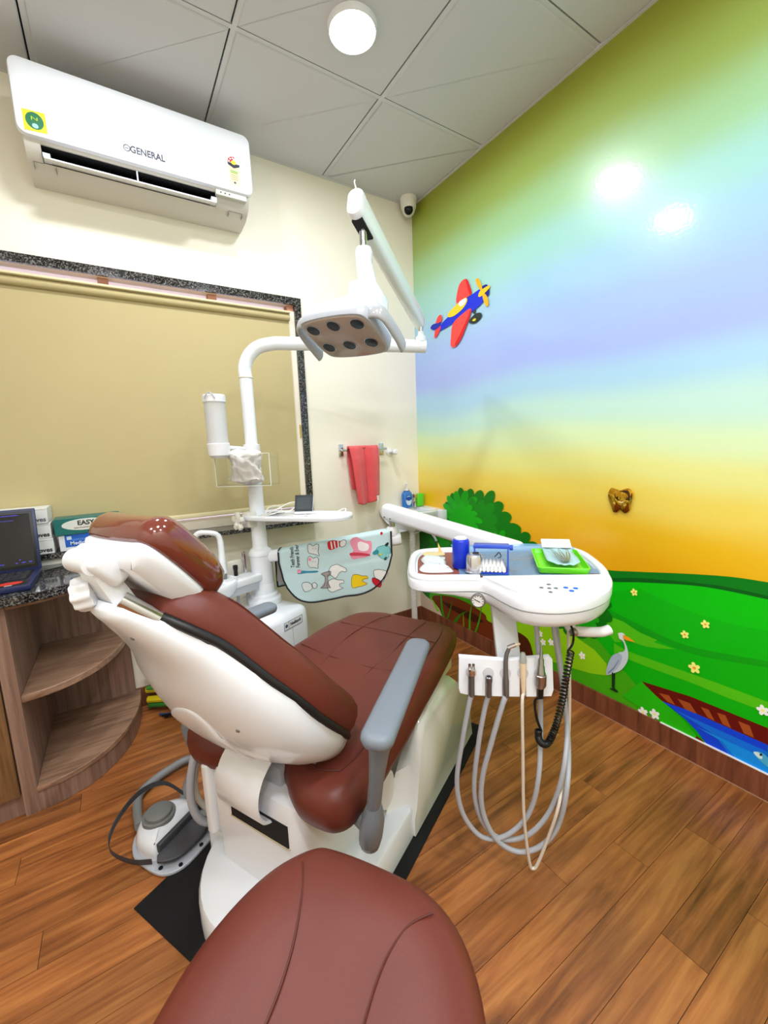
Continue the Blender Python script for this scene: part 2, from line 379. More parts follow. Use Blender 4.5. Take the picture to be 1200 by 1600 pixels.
# ---- mural pieces printed on the right wall (flat print, one piece per printed shape)
def plate(name, pts, m, layer, smooth=0, parent=None):
    if smooth: pts = sm2(pts, smooth)
    x = -.0004*layer-.0003-.00003*(len(bpy.data.objects) % 12)
    tri = tessellate_polygon([[Vector((a, b, 0)) for a, b in pts]])
    return G().add([(x, a, b) for a, b in pts], [list(t) for t in tri]).obj(name, m, parent or wall_right, sharp=0)
def ink(c): return mat('mural_ink_%d_%d_%d' % tuple(c), tuple(min(255, v*1.13) for v in c), .38, coat=.15, spec=.3)
def clipz(pts, z=.0965): return [(a, max(z, b)) for a, b in pts]
GD, GDD, GM, GB, GL, GLL = ink((6, 112, 22)), ink((3, 84, 20)), ink((4, 146, 12)), ink((2, 178, 6)), ink((74, 178, 16)), ink((134, 190, 18))
ZB = .0965
top = [(0.002,0.711),(-0.294,0.708),(-0.617,0.702),(-0.856,0.693),(-0.994,0.683),(-1.163,0.662),(-1.296,0.66),(-1.438,0.684),(-1.582,0.712),(-1.723,0.735),(-1.822,0.741)]
top = sm2(top, 4, False); yl = top[-1][0]
plate('mural_hill', [(0, ZB)]+[(0, top[0][1])]+top+[(-2.3, top[-1][1]-.03), (-3.28, .62), (-3.28, ZB)], GD, 1)
t2 = sm2([(-1.031,0.614),(-1.298,0.627),(-1.439,0.659),(-1.653,0.692),(-1.743,0.698),(-1.826,0.697)], 4, False)
plate('mural_hill', [(t2[0][0], ZB)]+t2+[(-3.28, .55), (-3.28, ZB)], GDD, 2)
t3 = sm2([(-0.799,0.579),(-1.032,0.583),(-1.299,0.61),(-1.44,0.641),(-1.605,0.674),(-1.709,0.684),(-1.826,0.685)], 4, False)
plate('mural_hill', [(t3[0][0], ZB)]+t3+[(-3.28, .53), (-3.28, ZB)], GB, 3)
tt = sm2([(-1.442,0.615),(-1.558,0.589),(-1.661,0.575),(-1.753,0.574),(-1.835,0.584)], 4, False)
plate('mural_hill', [(-1.301,0.562)]+tt+[(-3.28, .5), (-3.28, ZB), (tt[0][0], ZB)], ink((2, 168, 8)), 4)
t4 = sm2([(-1.101,0.568),(-1.318,0.495),(-1.45,0.467),(-1.566,0.447),(-1.669,0.45),(-1.843,0.482)], 4, False)
plate('mural_hill', [(t4[0][0], ZB)]+t4+[(-3.28, .42), (-3.28, ZB)], GM, 5)
t5 = sm2([(-1.102,0.537),(-1.319,0.467),(-1.451,0.437),(-1.568,0.421),(-1.671,0.424),(-1.844,0.46)], 4, False)
plate('mural_hill', [(t5[0][0], ZB)]+t5+[(-3.28, .4), (-3.28, ZB)], ink((2, 164, 8)), 6)
plate('mural_grass_streak', [(-1.322,0.462),(-1.387,0.458),(-1.451,0.435),(-1.518,0.428),(-1.505,0.415),(-1.581,0.416),(-1.525,0.396),(-1.478,0.385),(-1.416,0.383),(-1.357,0.356),(-1.317,0.393)], GL, 7)
t6 = sm2([(-1.352,0.351),(-1.419,0.338),(-1.595,0.342),(-1.733,0.345),(-1.854,0.345)], 4, False); t6b = sm2([(-1.856,0.308),(-1.736,0.305),(-1.639,0.308),(-1.458,0.302),(-1.354,0.306)], 4, False)
plate('mural_grass_band', t6+[(-2.6, .25), (-2.6, .2)]+t6b, GL, 7)
plate('mural_meadow', clipz(sm2([(-0.286,0.361),(-0.617,0.35),(-0.886,0.358),(-1.107,0.381),(-1.252,0.354),(-1.355,0.277),(-1.451,0.206),(-1.495,0.166),(-1.517,0.121)], 4, False))+[(-1.62, ZB), (-.1, ZB), (-.1, .5)], ink((62, 158, 14)), 8)
plate('mural_meadow', [(-0.488,0.333),(-0.802,0.35),(-1.074,0.347),(-1.192,0.307),(-1.269,0.285),(-1.326,0.243),(-1.329,0.191),(-1.259,0.167),(-1.181,0.154),(-1.044,0.135),(-0.805,0.113),(-0.617,0.117)], GLL, 9, 0)
plate('mural_river_bank', [(-1.47,0.232),(-1.642,0.254),(-1.861,0.256),(-1.865,0.196),(-1.646,0.193),(-1.549,0.183)]+[], ink((92, 14, 8)), 9)
for q in ([(-1.535,0.214),(-1.571,0.222),(-1.595,0.194),(-1.569,0.194)], [(-1.6,0.224),(-1.642,0.227),(-1.666,0.197),(-1.629,0.195)], [(-1.676,0.231),(-1.7,0.233),(-1.721,0.2),(-1.7,0.201)], [(-1.725,0.235),(-1.749,0.238),(-1.768,0.2),(-1.744,0.201)], [(-1.785,0.237),(-1.816,0.238),(-1.83,0.202),(-1.803,0.202)]):
    plate('mural_bank_stone', q, ink((150, 72, 30)), 10)
_b0, _b1 = [(-1.861,0.256),(-1.865,0.196)]
plate('mural_river_bank', [_b0, (-2.5, .05+ZB), (-2.5, ZB), _b1], ink((92, 14, 8)), 9)
plate('mural_river', clipz([(-1.549,0.186),(-1.646,0.197),(-1.865,0.198),(-1.876,0.059),(-1.808,0.071),(-1.749,0.081),(-1.704,0.082),(-1.671,0.129),(-1.628,0.157)]), ink((10, 62, 206)), 10)
plate('mural_river', [_b1, (-2.45, ZB), (-1.9, ZB)], ink((10, 62, 206)), 10)
plate('mural_river', clipz([(-1.594,0.175),(-1.648,0.173),(-1.867,0.174),(-1.876,0.059),(-1.817,0.069),(-1.771,0.08),(-1.729,0.144),(-1.669,0.159)]), ink((8, 104, 214)), 11)
plate('mural_river', clipz([(-1.666,0.147),(-1.869,0.147),(-1.876,0.059),(-1.817,0.069),(-1.789,0.083),(-1.748,0.136)]), ink((10, 134, 224)), 12)
plate('mural_grass_bank', clipz(sm2([(-1.47,0.232),(-1.537,0.193),(-1.606,0.163),(-1.65,0.13),(-1.67,0.111),(-1.653,0.087),(-1.6,0.073),(-1.548,0.072)], 4, False))+[(-1.56, ZB), (-1.4, .13)], ink((30, 172, 10)), 13)
plate('mural_river_bank', clipz([(-1.548,0.072),(-1.6,0.073),(-1.653,0.087),(-1.67,0.111),(-1.689,0.106),(-1.702,0.081),(-1.665,0.073)]), ink((92, 14, 8)), 12)
plate('mural_bank_stone', clipz([(-1.664,0.083),(-1.685,0.101),(-1.7,0.082),(-1.679,0.076)]), ink((176, 96, 34)), 13)
# fish
fi = plate('mural_fish', sm2([(-1.833,0.151),(-1.845,0.161),(-1.862,0.161),(-1.876,0.146),(-1.881,0.122),(-1.863,0.126),(-1.844,0.137)], 4), ink((70, 160, 196)), 14)
plate('mural_fish_head', sm2([(-1.833,0.151),(-1.844,0.158),(-1.854,0.155),(-1.857,0.143),(-1.847,0.139)], 4), ink((190, 214, 220)), 15, 0, fi)
plate('mural_fish_eye', sm2([(-1.849,0.155),(-1.854,0.16),(-1.856,0.154),(-1.851,0.149)], 4), INKB, 16, 0, fi)
# flowers
def flower(c, r, col, mid, name='mural_flower'):
    yy, zz = c
    pts = [(yy+r*(.55+.45*abs(math.cos(2.5*t)))*math.cos(t)*.9, zz+r*(.55+.45*abs(math.cos(2.5*t)))*math.sin(t)) for t in [2*math.pi*k/40 for k in range(40)]]
    f = plate(name, pts, col, 14); plate('flower_centre', [(yy+r*.24*math.cos(t), zz+r*.24*math.sin(t)) for t in [k*math.pi/5 for k in range(10)]], mid, 15, 0, f)
WF, YF, OC = ink((240, 240, 226)), ink((244, 232, 120)), ink((226, 150, 40))
for c in [(-1.423,0.596),(-1.669,0.547),(-1.609,0.486)]: flower(c, .016, YF, OC)
for c in [(-1.647,0.371)]: flower(c, .022, YF, OC)
for c in [(-1.484,0.103),(-1.527,0.118)]: flower(c, .022, WF, YF)
for c in [(-1.213,0.234),(-0.986,0.255),(-1.049,0.235),(-1.005,0.218),(-1.845,0.311)]: flower(c, .019, WF, YF)
# bushes: overlapping scalloped leaf masses
def leafy(cy, cz, ry, rz, n, a0=0, a1=360, amp=.1, seed=1, close=None):
    rnd = random.Random(seed); pts = []
    for k in range(n):
        t0 = a0+(a1-a0)*k/n; dt = (a1-a0)/n; s = rnd.uniform(.6, 1.25)
        for q in range(8):
            rr = 1-amp+2*amp*math.sin(math.pi*q/8)**.7*(s if q else 1); t = math.radians(t0+dt*(q/8+.12*math.sin(math.pi*q/8))); pts.append((cy+ry*rr*math.cos(t), cz+rz*rr*math.sin(t)))
    return pts
bush = plate('mural_bush', clipz(leafy(-.53, .66, .31, .29, 24, amp=.09, seed=3)), ink((4, 110, 8)), 9)
bush2 = plate('mural_bush', clipz(leafy(-.80, .60, .17, .18, 16, amp=.1, seed=9)), ink((4, 104, 8)), 9)
plate('mural_bush', clipz(leafy(-.18, .50, .22, .22, 18, amp=.1, seed=14)), ink((4, 100, 8)), 8)
plate('leaf_cluster', leafy(-.43, .80, .15, .11, 13, amp=.22, seed=5), ink((6, 154, 4)), 10, 0, bush)
plate('leaf_cluster', leafy(-.58, .77, .12, .12, 10, amp=.2, seed=8), ink((4, 126, 6)), 10, 0, bush)
plate('leaf_cluster', leafy(-.44, .78, .12, .08, 11, amp=.25, seed=6), ink((8, 166, 4)), 11, 0, bush)
plate('leaf_cluster', leafy(-.72, .66, .08, .07, 9, amp=.3, seed=7), ink((6, 150, 4)), 11, 0, bush)
plate('leaf_cluster', leafy(-.22, .56, .10, .07, 9, amp=.25, seed=12), ink((10, 130, 8)), 10, 0, bush)
b3 = plate('mural_bush', leafy(-1.16, .46, .17, .15, 15, amp=.08, seed=21), ink((4, 104, 10)), 10)
plate('leaf_cluster', leafy(-1.13, .46, .13, .12, 12, amp=.12, seed=22), ink((8, 136, 12)), 11, 0, b3)
plate('leaf_cluster', leafy(-1.22, .43, .06, .06, 9, amp=.2, seed=24), ink((20, 150, 14)), 12, 0, b3)
plate('mural_tree', leafy(-1.98, .84, .14, .08, 14, amp=.12, seed=31), ink((10, 62, 24)), 4)
# rock, log and reeds
plate('mural_rock', clipz(sm2([(0.016,0.186),(-0.07,0.183),(-0.153,0.162),(-0.217,0.115),(-0.214,-0.012),(0.028,-0.101)], 3)), ink((196, 178, 158)), 14)
lg = plate('mural_log', clipz(sm2([(-0.126,0.181),(-0.22,0.235),(-0.403,0.263),(-0.602,0.237),(-0.637,0.202),(-0.804,0.205),(-0.913,0.199),(-0.947,0.1),(-0.924,0.054),(-0.761,0.065),(-0.513,0.045),(-0.28,0.057)], 4)), ink((104, 44, 16)), 14)
plate('log_end', sm2([(-0.804,0.205),(-0.896,0.207),(-0.937,0.16),(-0.947,0.079),(-0.882,0.072),(-0.818,0.118)], 3), ink((72, 30, 12)), 15, 0, lg)
plate('log_grain', [(-0.22,0.2),(-0.54,0.209),(-0.607,0.184),(-0.524,0.155),(-0.282,0.175)], ink((60, 24, 10)), 15, 0, lg)
plate('log_grain', [(-0.486,0.088),(-0.642,0.094),(-0.805,0.083),(-0.783,0.063),(-0.617,0.061),(-0.485,0.059)], ink((138, 70, 34)), 15, 0, lg)
def blade(a, b, w, bend, col, layer=16):
    (y0, z0), (y1, z1) = a, b; n = 7; l = []; r = []
    for k in range(n+1):
        t = k/n; yy = y0+(y1-y0)*t+bend*math.sin(t*math.pi*.9); zz = z0+(z1-z0)*t; ww = w*(1-t)**.6+.0006; l.append((yy+ww, zz)); r.append((yy-ww, zz))
    plate('mural_reed', clipz(l+r[::-1]), col, layer)
for a, b, w, bd, c in (([(-0.243,0.088)], [(-0.222,0.28)], .012, .006, (46, 138, 24)), ([(-0.274,0.077)], [(-0.332,0.234)], .007, -.004, (40, 120, 20)), ([(-0.486,0.088)], [(-0.514,0.28)], .008, .01, (60, 150, 30)), ([(-0.534,0.094)], [(-0.582,0.281)], .007, -.01, (56, 140, 26)), ([(-0.435,0.091)], [(-0.431,0.193)], .005, 0, (120, 140, 30)), ([(-0.792,0.108)], [(-0.776,0.28)], .006, .004, (20, 70, 14)), ([(-0.191,0.115)], [(-0.099,0.2)], .016, -.01, (120, 190, 30)), ([(-0.354,0.096)], [(-0.476,0.208)], .014, .02, (40, 110, 20))):
    blade(a[0], b[0], w, bd, ink(c))
# heron
he = plate('mural_heron', sm2([(-1.349,0.233),(-1.358,0.278),(-1.375,0.317),(-1.391,0.327),(-1.4,0.342),(-1.394,0.368),(-1.377,0.384),(-1.368,0.401),(-1.381,0.406),(-1.39,0.389),(-1.407,0.356),(-1.414,0.325),(-1.411,0.29),(-1.389,0.245),(-1.361,0.218),(-1.329,0.194)], 3), ink((190, 200, 208)), 16)
plate('wing', sm2([(-1.328,0.196),(-1.332,0.243),(-1.349,0.292),(-1.373,0.313),(-1.389,0.309),(-1.385,0.273),(-1.363,0.23)], 3), ink((160, 174, 194)), 17, 0, he)
plate('wing_line', [(-1.334,0.208),(-1.357,0.242),(-1.377,0.286),(-1.379,0.284),(-1.36,0.238),(-1.337,0.203)], ink((108, 124, 150)), 18, 0, he)
plate('head', sm2([(-1.372,0.388),(-1.371,0.399),(-1.381,0.409),(-1.394,0.408),(-1.398,0.398),(-1.391,0.381),(-1.377,0.379)], 3), ink((206, 212, 214)), 17, 0, he)
plate('beak', [(-1.389,0.403),(-1.413,0.401),(-1.439,0.389),(-1.409,0.385),(-1.39,0.386)], ink((232, 146, 26)), 18, 0, he)
plate('leg', [(-1.358,0.216),(-1.365,0.219),(-1.366,0.148),(-1.36,0.146)], ink((16, 40, 26)), 17, 0, he)
plate('leg', [(-1.351,0.216),(-1.357,0.219),(-1.359,0.151),(-1.354,0.149)], ink((16, 40, 26)), 17, 0, he)
plate('foot', [(-1.342,0.137),(-1.364,0.151),(-1.384,0.143),(-1.376,0.136),(-1.359,0.136)], ink((16, 40, 26)), 18, 0, he)
# toy aeroplane printed high on the wall
ap = plate('mural_airplane', sm2([(-0.239,1.878),(-0.274,1.912),(-0.336,1.934),(-0.427,1.973),(-0.535,1.996),(-0.581,2.0),(-0.604,1.969),(-0.604,1.938),(-0.548,1.913),(-0.456,1.902),(-0.346,1.883),(-0.268,1.874)], 3), ink((8, 38, 190)), 14)
lab(ap, 'printed blue and red toy aeroplane climbing')
def app(name, pts, col, layer, s=3): plate(name, pts, ink(col), layer, s, ap)
app('wing', [(-0.396,1.985),(-0.412,2.057),(-0.438,2.084),(-0.473,2.086),(-0.492,2.067),(-0.516,2.011),(-0.511,1.997),(-0.457,1.987)], (224, 62, 58), 13)
app('wing_edge', [(-0.473,2.086),(-0.492,2.067),(-0.516,2.011),(-0.511,1.994),(-0.497,2.008),(-0.482,2.051)], (190, 14, 22), 15)
app('wing', [(-0.368,1.884),(-0.446,1.915),(-0.511,1.926),(-0.505,1.889),(-0.476,1.844),(-0.434,1.787),(-0.387,1.756),(-0.349,1.767),(-0.35,1.813)], (232, 66, 60), 16)
app('wing_edge', [(-0.511,1.926),(-0.505,1.889),(-0.476,1.844),(-0.434,1.787),(-0.398,1.761),(-0.382,1.771),(-0.435,1.827),(-0.481,1.882)], (190, 14, 22), 17)
app('tail_fin', [(-0.216,1.919),(-0.235,1.954),(-0.264,1.96),(-0.275,1.929),(-0.251,1.914)], (216, 60, 56), 15)
app('tail_fin', [(-0.202,1.853),(-0.215,1.89),(-0.251,1.903),(-0.262,1.89),(-0.238,1.86),(-0.214,1.843)], (216, 50, 50), 16)
app('rudder', [(-0.168,1.909),(-0.192,1.925),(-0.24,1.92),(-0.263,1.921),(-0.251,1.896),(-0.203,1.89)], (6, 30, 150), 17)
app('cockpit', [(-0.325,1.937),(-0.337,1.954),(-0.396,1.975),(-0.457,1.991),(-0.482,1.986),(-0.482,1.967),(-0.447,1.941),(-0.384,1.924),(-0.341,1.926)], (248, 186, 34), 17)
app('canopy', [(-0.416,1.973),(-0.427,1.986),(-0.462,1.989),(-0.477,1.985),(-0.467,1.965),(-0.437,1.957)], (226, 228, 222), 18)
app('wheel', [(-0.495,1.859),(-0.51,1.878),(-0.548,1.89),(-0.581,1.885),(-0.59,1.866),(-0.562,1.848),(-0.529,1.844)], (28, 38, 36), 13)
app('hub', [(-0.52,1.862),(-0.534,1.868),(-0.548,1.865),(-0.543,1.856),(-0.529,1.857)], (206, 190, 30), 14)
app('strut', [(-0.515,1.919),(-0.544,1.917),(-0.544,1.892),(-0.529,1.895)], (34, 52, 60), 13)
app('nose', [(-0.59,2.004),(-0.604,2.012),(-0.626,2.008),(-0.639,1.988),(-0.643,1.966),(-0.635,1.953),(-0.617,1.958)], (6, 24, 120), 13)
app('propeller', [(-0.549,2.048),(-0.558,2.061),(-0.577,2.045),(-0.595,2.002),(-0.59,1.991),(-0.572,2.006)], (244, 158, 20), 18)
app('propeller', [(-0.595,1.968),(-0.612,1.969),(-0.63,1.948),(-0.639,1.915),(-0.63,1.902),(-0.612,1.92)], (244, 158, 20), 18)
app('spinner', [(-0.567,1.97),(-0.576,1.989),(-0.612,1.997),(-0.647,1.998),(-0.643,1.984),(-0.608,1.97),(-0.581,1.963)], (250, 176, 28), 19)

# ================================================================== fixed things on walls and ceiling
WB = lambda p: (p[0], -p[2], p[1])            # back-wall frame: (x, z, distance out)
# ---- downlights
DL_LABEL = ['round white ceiling downlight lit above the chair, the one in view', 'round white ceiling downlight next to the air conditioner, out of view', 'round white ceiling downlight added unseen behind the viewer by the mural, to brighten the room', 'round white ceiling downlight added unseen right behind the viewer, to brighten the room', 'round white ceiling downlight added unseen behind the viewer on the left, to brighten the room', 'round white ceiling downlight added unseen at the back of the room for brightness, nearer the mural', 'round white ceiling downlight added unseen at the back of the room for brightness, farther from the mural']
EMIT = mat('downlight_diffuser', (255, 254, 252), .4, emit=40.0)
for k, (x, y) in enumerate(DOWNLIGHTS):
    d = thing('ceiling_downlight', (x, y, H), DL_LABEL[k], 'ceiling light', 'recessed ceiling downlights')
    G().lathe([(.078, -.016), (.08, -.019), (.085, -.014), (.087, 0), (.078, 0)], 40, (x, y, H)).obj('rim', WHITE, d)
    G().lathe([(.0785, -.003), (.0785, -.0165), (.07, -.0185), (.04, -.0195)], 40, (x, y, H)).obj('diffuser', EMIT, d)
# ---- dome camera in the corner
sc = thing('security_camera', (-.075, -.07, H), 'white dome security camera with black eye in the ceiling corner', 'security camera')
G().lathe([(.05, 0), (.05, -.012), (.046, -.03), (.044, -.055), (.04, -.06)], 28, (-.075, -.07, H)).obj('housing', OFFW, sc)
cdir = Vector((-.55, -.75, -.45)).normalized(); cc = Vector((-.075, -.07, H-.062))
g = G(); q = cdir.to_track_quat('Z', 'Y').to_matrix()
g.lathe([(.0, -.038), (.02, -.033), (.034, -.018), (.038, 0), (.034, .018), (.027, .027), (.026, .024)], 24, fn=lambda p: cc+q @ V3(p)); eb = g.obj('eyeball', OFFW, sc)
G().lathe([(.026, .022), (.025, .027), (.016, .034), (.0, .037)], 24, fn=lambda p: cc+q @ V3(p)).obj('lens', LEDB, eb)
# ---- split air conditioner
ac = thing('air_conditioner', (-1.465, 0, 2.245), 'white wall-mounted split air conditioner above the window', 'air conditioner')
pa = [(0, 2.578), (-.185, 2.578), (-.2, 2.565), (-.203, 2.345), (-.197, 2.334), (-.168, 2.296), (-.11, 2.274), (-.03, 2.268), (0, 2.272)]
pm = [(0, 2.578), (-.185, 2.578), (-.2, 2.565), (-.203, 2.345), (-.199, 2.334), (-.19, 2.33), (-.075, 2.352), (-.06, 2.32), (-.155, 2.288), (-.11, 2.274), (-.03, 2.268), (0, 2.272)]
g = G()
for (x0, x1, p) in ((-1.846, -1.80, pa), (-1.80, -1.2, pm), (-1.2, -1.06, pa)):
    g.rings([[(x, a, b) for a, b in p] for x in (x0, x1)])
g.obj('body', ACG, ac, sharp=50)
G().pad(rrect(.816, .242, .032, 6, -1.453, 2.459), [(0, .196), (0, .21), (.004, .2165), (.012, .219), (.03, .2198)], WB).obj('front_panel', WHITE2, ac)
li = [(-.189, 2.328), (-.0765, 2.3495), (-.063, 2.3215), (-.152, 2.2905)]
G().rings([[(x, a, b) for a, b in li] for x in (-1.7995, -1.2005)], closed=False, cap0=False, cap1=False).box(-1.7999, -1.7991, -.18, -.08, 2.302, 2.335).box(-1.2009, -1.2001, -.18, -.08, 2.302, 2.335).obj('outlet', DARK, ac)
lv_ = G().rbox(-1.795, -1.205, -.205, -.148, 2.282, 2.288, .002, fn=lambda p: (p[0], p[1], p[2]+(-.199-p[1])*-.22)).obj('louver', WHITE, ac)
G().box(-1.797, -1.775, -.2, -.16, 2.288, 2.302).obj('louver_pivot', LGREY, lv_); G().box(-1.225, -1.203, -.2, -.16, 2.288, 2.305).obj('louver_pivot', LGREY, lv_)
for k in range(16):
    x = -1.775+k*.037; G().box(x, x+.0025, -.14, -.09, 2.306, 2.335).obj('vane', BLACK, ac)
G().box(-1.502, -1.497, -.192, -.184, 2.286, 2.33).obj('louver_stay', LGREY, ac)
G().rbox(-1.205, -1.075, -.207, -.185, 2.316, 2.338, .003).obj('display_strip', flat((198, 200, 188), .3), ac)
for k in range(3): G().lathe([(.0028, 0), (.0028, .002)], 8, fn=lambda p, k=k: (-1.185+k*.018+p[0], -.2065-p[2], 2.327+p[1])).obj('indicator', INKB, ac)
for xa, xb in ((-1.83, -1.765), (-1.145, -1.085)):
    g = G(); 
    for a, b in (((xa, 2.262), (xb, 2.262)),): g.box(a[0], b[0], -.151, -.149, 2.2885, 2.29)
    g.box(xa, xa+.0015, -.15, -.12, 2.277, 2.289); g.box(xb, xb+.0015, -.15, -.12, 2.277, 2.289); g.obj('screw_cover', flat((120, 118, 112)), ac)
st = G().pad(ccw([(-1.837,2.415),(-1.773,2.418),(-1.772,2.354),(-1.837,2.35)]), [(0, .2197), (0, .2203)], WB).obj('rating_sticker', flat((238, 214, 20)), ac); lab(st, 'yellow square sticker with green round emblem')
c1 = [(-1.805,2.385)][0]
G().pad(ell(.0255, .027, 28, *c1), [(0, .2203), (0, .2207)], WB).obj('emblem', flat((12, 104, 62)), st)
text('emblem_mark', 'N', .022, flat((170, 196, 40)), lambda p: (c1[0]+p[0]*1.3, -.2209-p[2], c1[1]+.006+p[1]*.7), st)
G().pad(ell(.009, .008, 14, c1[0], c1[1]-.016), [(0, .2207), (0, .221)], WB).obj('emblem_dot', flat((150, 190, 190)), st)
c2 = [(-1.457,2.385)][0]
text('brand_lettering', 'GENERAL', .033, flat((70, 74, 84), .6), lambda p: (c2[0]+p[0]*.86, -.2208-p[2], c2[1]+p[1]), ac, bold=.0008)
g = G(); g.rings([[(c2[0]-.071+r*math.cos(t), -.2206, c2[1]+.001+r*math.sin(t)) for t in [k*math.pi/10 for k in range(20)]] for r in (.0125, .0088)], cap0=False, cap1=False).box(c2[0]-.078, c2[0]-.064, -.2206, -.2199, c2[1]-.0008, c2[1]+.0022); g.obj('brand_emblem', flat((70, 74, 84), .6), ac)
e0 = [(-1.124,2.418)][0]
ES = G().pad(rrect(.046, .088, .002, 2, e0[0], e0[1]-.012), [(0, .2197), (0, .2203)], WB).obj('energy_sticker', flat((240, 224, 170)), ac)
fan = [(e0[0]+.026*math.cos(t), e0[1]+.032+.026*math.sin(t)) for t in [math.pi*k/14 for k in range(15)]]
G().pad(ccw(fan+[(e0[0], e0[1]+.012)]), [(0, .2203), (0, .2206)], WB).obj('star_fan', flat((244, 240, 232)), ES)
fr = [(e0[0]+.025*math.cos(t), e0[1]+.032+.025*math.sin(t)) for t in [math.pi*(.42+.58*k/9) for k in range(10)]]
G().pad(ccw(fr+[(e0[0]-.012, e0[1]+.032), (e0[0]-.003, e0[1]+.043)]), [(0, .2206), (0, .2208)], WB).obj('star_arc', flat((204, 28, 44)), ES)
for t in (2.9, 2.3, 1.75): G().pad(ell(.0035, .0035, 8, e0[0]+.019*math.cos(t), e0[1]+.032+.019*math.sin(t)), [(0, .2208), (0, .221)], WB).obj('star', flat((250, 246, 240)), ES)
G().pad(ell(.011, .008, 14, e0[0], e0[1]+.034), [(0, .2207), (0, .2209)], WB).obj('sun_mark', flat((236, 206, 40)), ES)
G().pad(ccw([(e0[0]-.026, e0[1]+.031), (e0[0]+.026, e0[1]+.031), (e0[0]+.024, e0[1]+.022), (e0[0], e0[1]+.012), (e0[0]-.024, e0[1]+.022)]), [(0, .2206), (0, .2208)], WB).obj('band', flat((26, 32, 58)), ES)
for k, (w, z, c) in enumerate(((.034, .0, (110, 170, 90)), (.03, -.006, (140, 160, 70)), (.03, -.016, (170, 160, 120)), (.03, -.024, (170, 160, 120)), (.03, -.032, (170, 160, 120)), (.01, -.044, (70, 80, 90)))):
    G().pad(rrect(w, .0045 if k < 5 else .009, .001, 1, e0[0], e0[1]+z), [(0, .2203), (0, .2205)], WB).obj('sticker_line', flat(c), ES)
# ---- towel bar, towel, white hook on the back wall
tb = thing('towel_bar', (-.42, 0, 1.16), 'chrome towel bar on the cream wall beside the window', 'towel bar')
for x in (-.572, -.29): G().rbox(x-.014, x+.014, -.012, 0, 1.165, 1.235, .003).rod((x, -.01, 1.2), (x, -.055, 1.2), .008).obj('bracket', CHROME, tb)
G().rod((-.585, -.05, 1.2), (-.28, -.05, 1.2), .007, n=12).obj('rail', CHROME, tb)
n_u, n_v = 26, 40
def towel_pt(i, j, side):
    a = i/n_u; b = j/n_v
    x = -.548+.2*a; front = side > 0
    drop = .325 if front else .24
    bunch = 1-.22*b*(1-b)
    x = -.448+(x+.448)*(1.0-.22*b if front else 1-.1*b)+.012*b
    fold = .016*math.sin(a*math.pi*3.2+.6)*(.35+.65*b)+.010*math.exp(-((a-.52)/.05)**2)*-2.2
    yb = -.05-(.009+.012*min(1, b*5)) if front else -.05+.009+.01*min(1, b*5)
    return Vector((x, yb-(fold+.006 if front else fold*.4), 1.208-drop*b-(.012*math.sin(a*5) if b > .9 else 0)))
g = G(); rows = []
for j in range(n_v, -1, -1): rows.append([towel_pt(i, j, -1) for i in range(n_u+1)])
for k in range(1, 6): 
    t = math.pi*k/6; rows.append([(towel_pt(i, 0, 1).x, -.05+.0095*math.cos(t)+.0*i, 1.208+.0095*math.sin(t)) for i in range(n_u+1)])
for j in range(n_v+1): rows.append([towel_pt(i, j, 1) for i in range(n_u+1)])
g.rings([[tuple(p) for p in r] for r in rows], closed=False, cap0=False, cap1=False)
tw = g.obj('hand_towel', TOWEL, sharp=80); md = tw.modifiers.new('thick', 'SOLIDIFY'); md.thickness = .007; md.offset = 1
tag(tw, 'coral red terry hand towel folded over the chrome towel bar', 'towel')
tgp = towel_pt(22, 38, 1)
G().box(tgp.x-.008, tgp.x+.008, tgp.y-.014, tgp.y-.013, tgp.z-.03, tgp.z+.012).obj('care_label', flat((232, 228, 224)), tw)
hk = thing('wall_hook', (-.225, 0, 1.18), 'small white round-ended wall peg right of the red towel', 'wall hook')
G().lathe([(.02, 0), (.02, .006), (.012, .01), (.011, .05), (.017, .058), (.018, .07), (.012, .078), (0, .08)], 20, fn=lambda p: (-.225+p[0], -p[2], 1.178+p[1])).obj('peg', WHITE, hk)
G().lathe([(.026, 0), (.026, .004), (.021, .006)], 20, fn=lambda p: (-.225+p[0], -p[2], 1.178+p[1])).obj('rosette', OFFW, hk)
# ---- corner wash basin
wb = thing('wash_basin', (-.13, -.12, .55), 'small white corner wash basin beside the mural with pipe below', 'wash basin')
def basin_out(r): return [(-.004, -.004), (-.3*r, -.004), (-.315*r, -.05*r), (-.3*r, -.12*r), (-.25*r, -.2*r), (-.18*r, -.26*r), (-.1*r, -.275*r), (-.05*r, -.265*r), (-.004, -.24*r)]
bo = ccw(sm2(basin_out(1), 4))
G().pad(bo, [(.12, .675), (.09, .69), (.05, .73), (.012, .775), (.002, .795), (0, .808), (.004, .814), (.02, .815), (.04, .809), (.055, .78), (.085, .755), (.11, .75)]).obj('bowl', WHITE2, wb)
G().rbox(-.05, -.0006, -.29, -.0006, .735, .812, .006).obj('back_ledge', WHITE2, wb)
g = G(); px_, py_ = -.135, -.1
for k in range(68): 
    z = .69-.01*k; g.lathe([(.0165, 0), (.02, -.003), (.02, -.006), (.0165, -.009)], 14, (px_, py_, z))
g.obj('waste_pipe', flat((226, 222, 214), .4), wb)
G().lathe([(.026, 0), (.026, .05), (.02, .055)], 18, (px_, py_, .665)).obj('trap_nut', WHITE, wb)
G().tube([(px_+.01, py_-.02, .655), (px_+.05, py_-.04, .672), (px_+.09, py_-.055, .665), (-.03, -.19, .63), (-.02, -.2, .6)], .0075, 10, 6).obj('supply_hose', flat((206, 208, 208), .35), wb)
G().rod((-.02, -.2, .6), (-.001, -.2, .59), .012).obj('angle_valve', CHROME, wb)
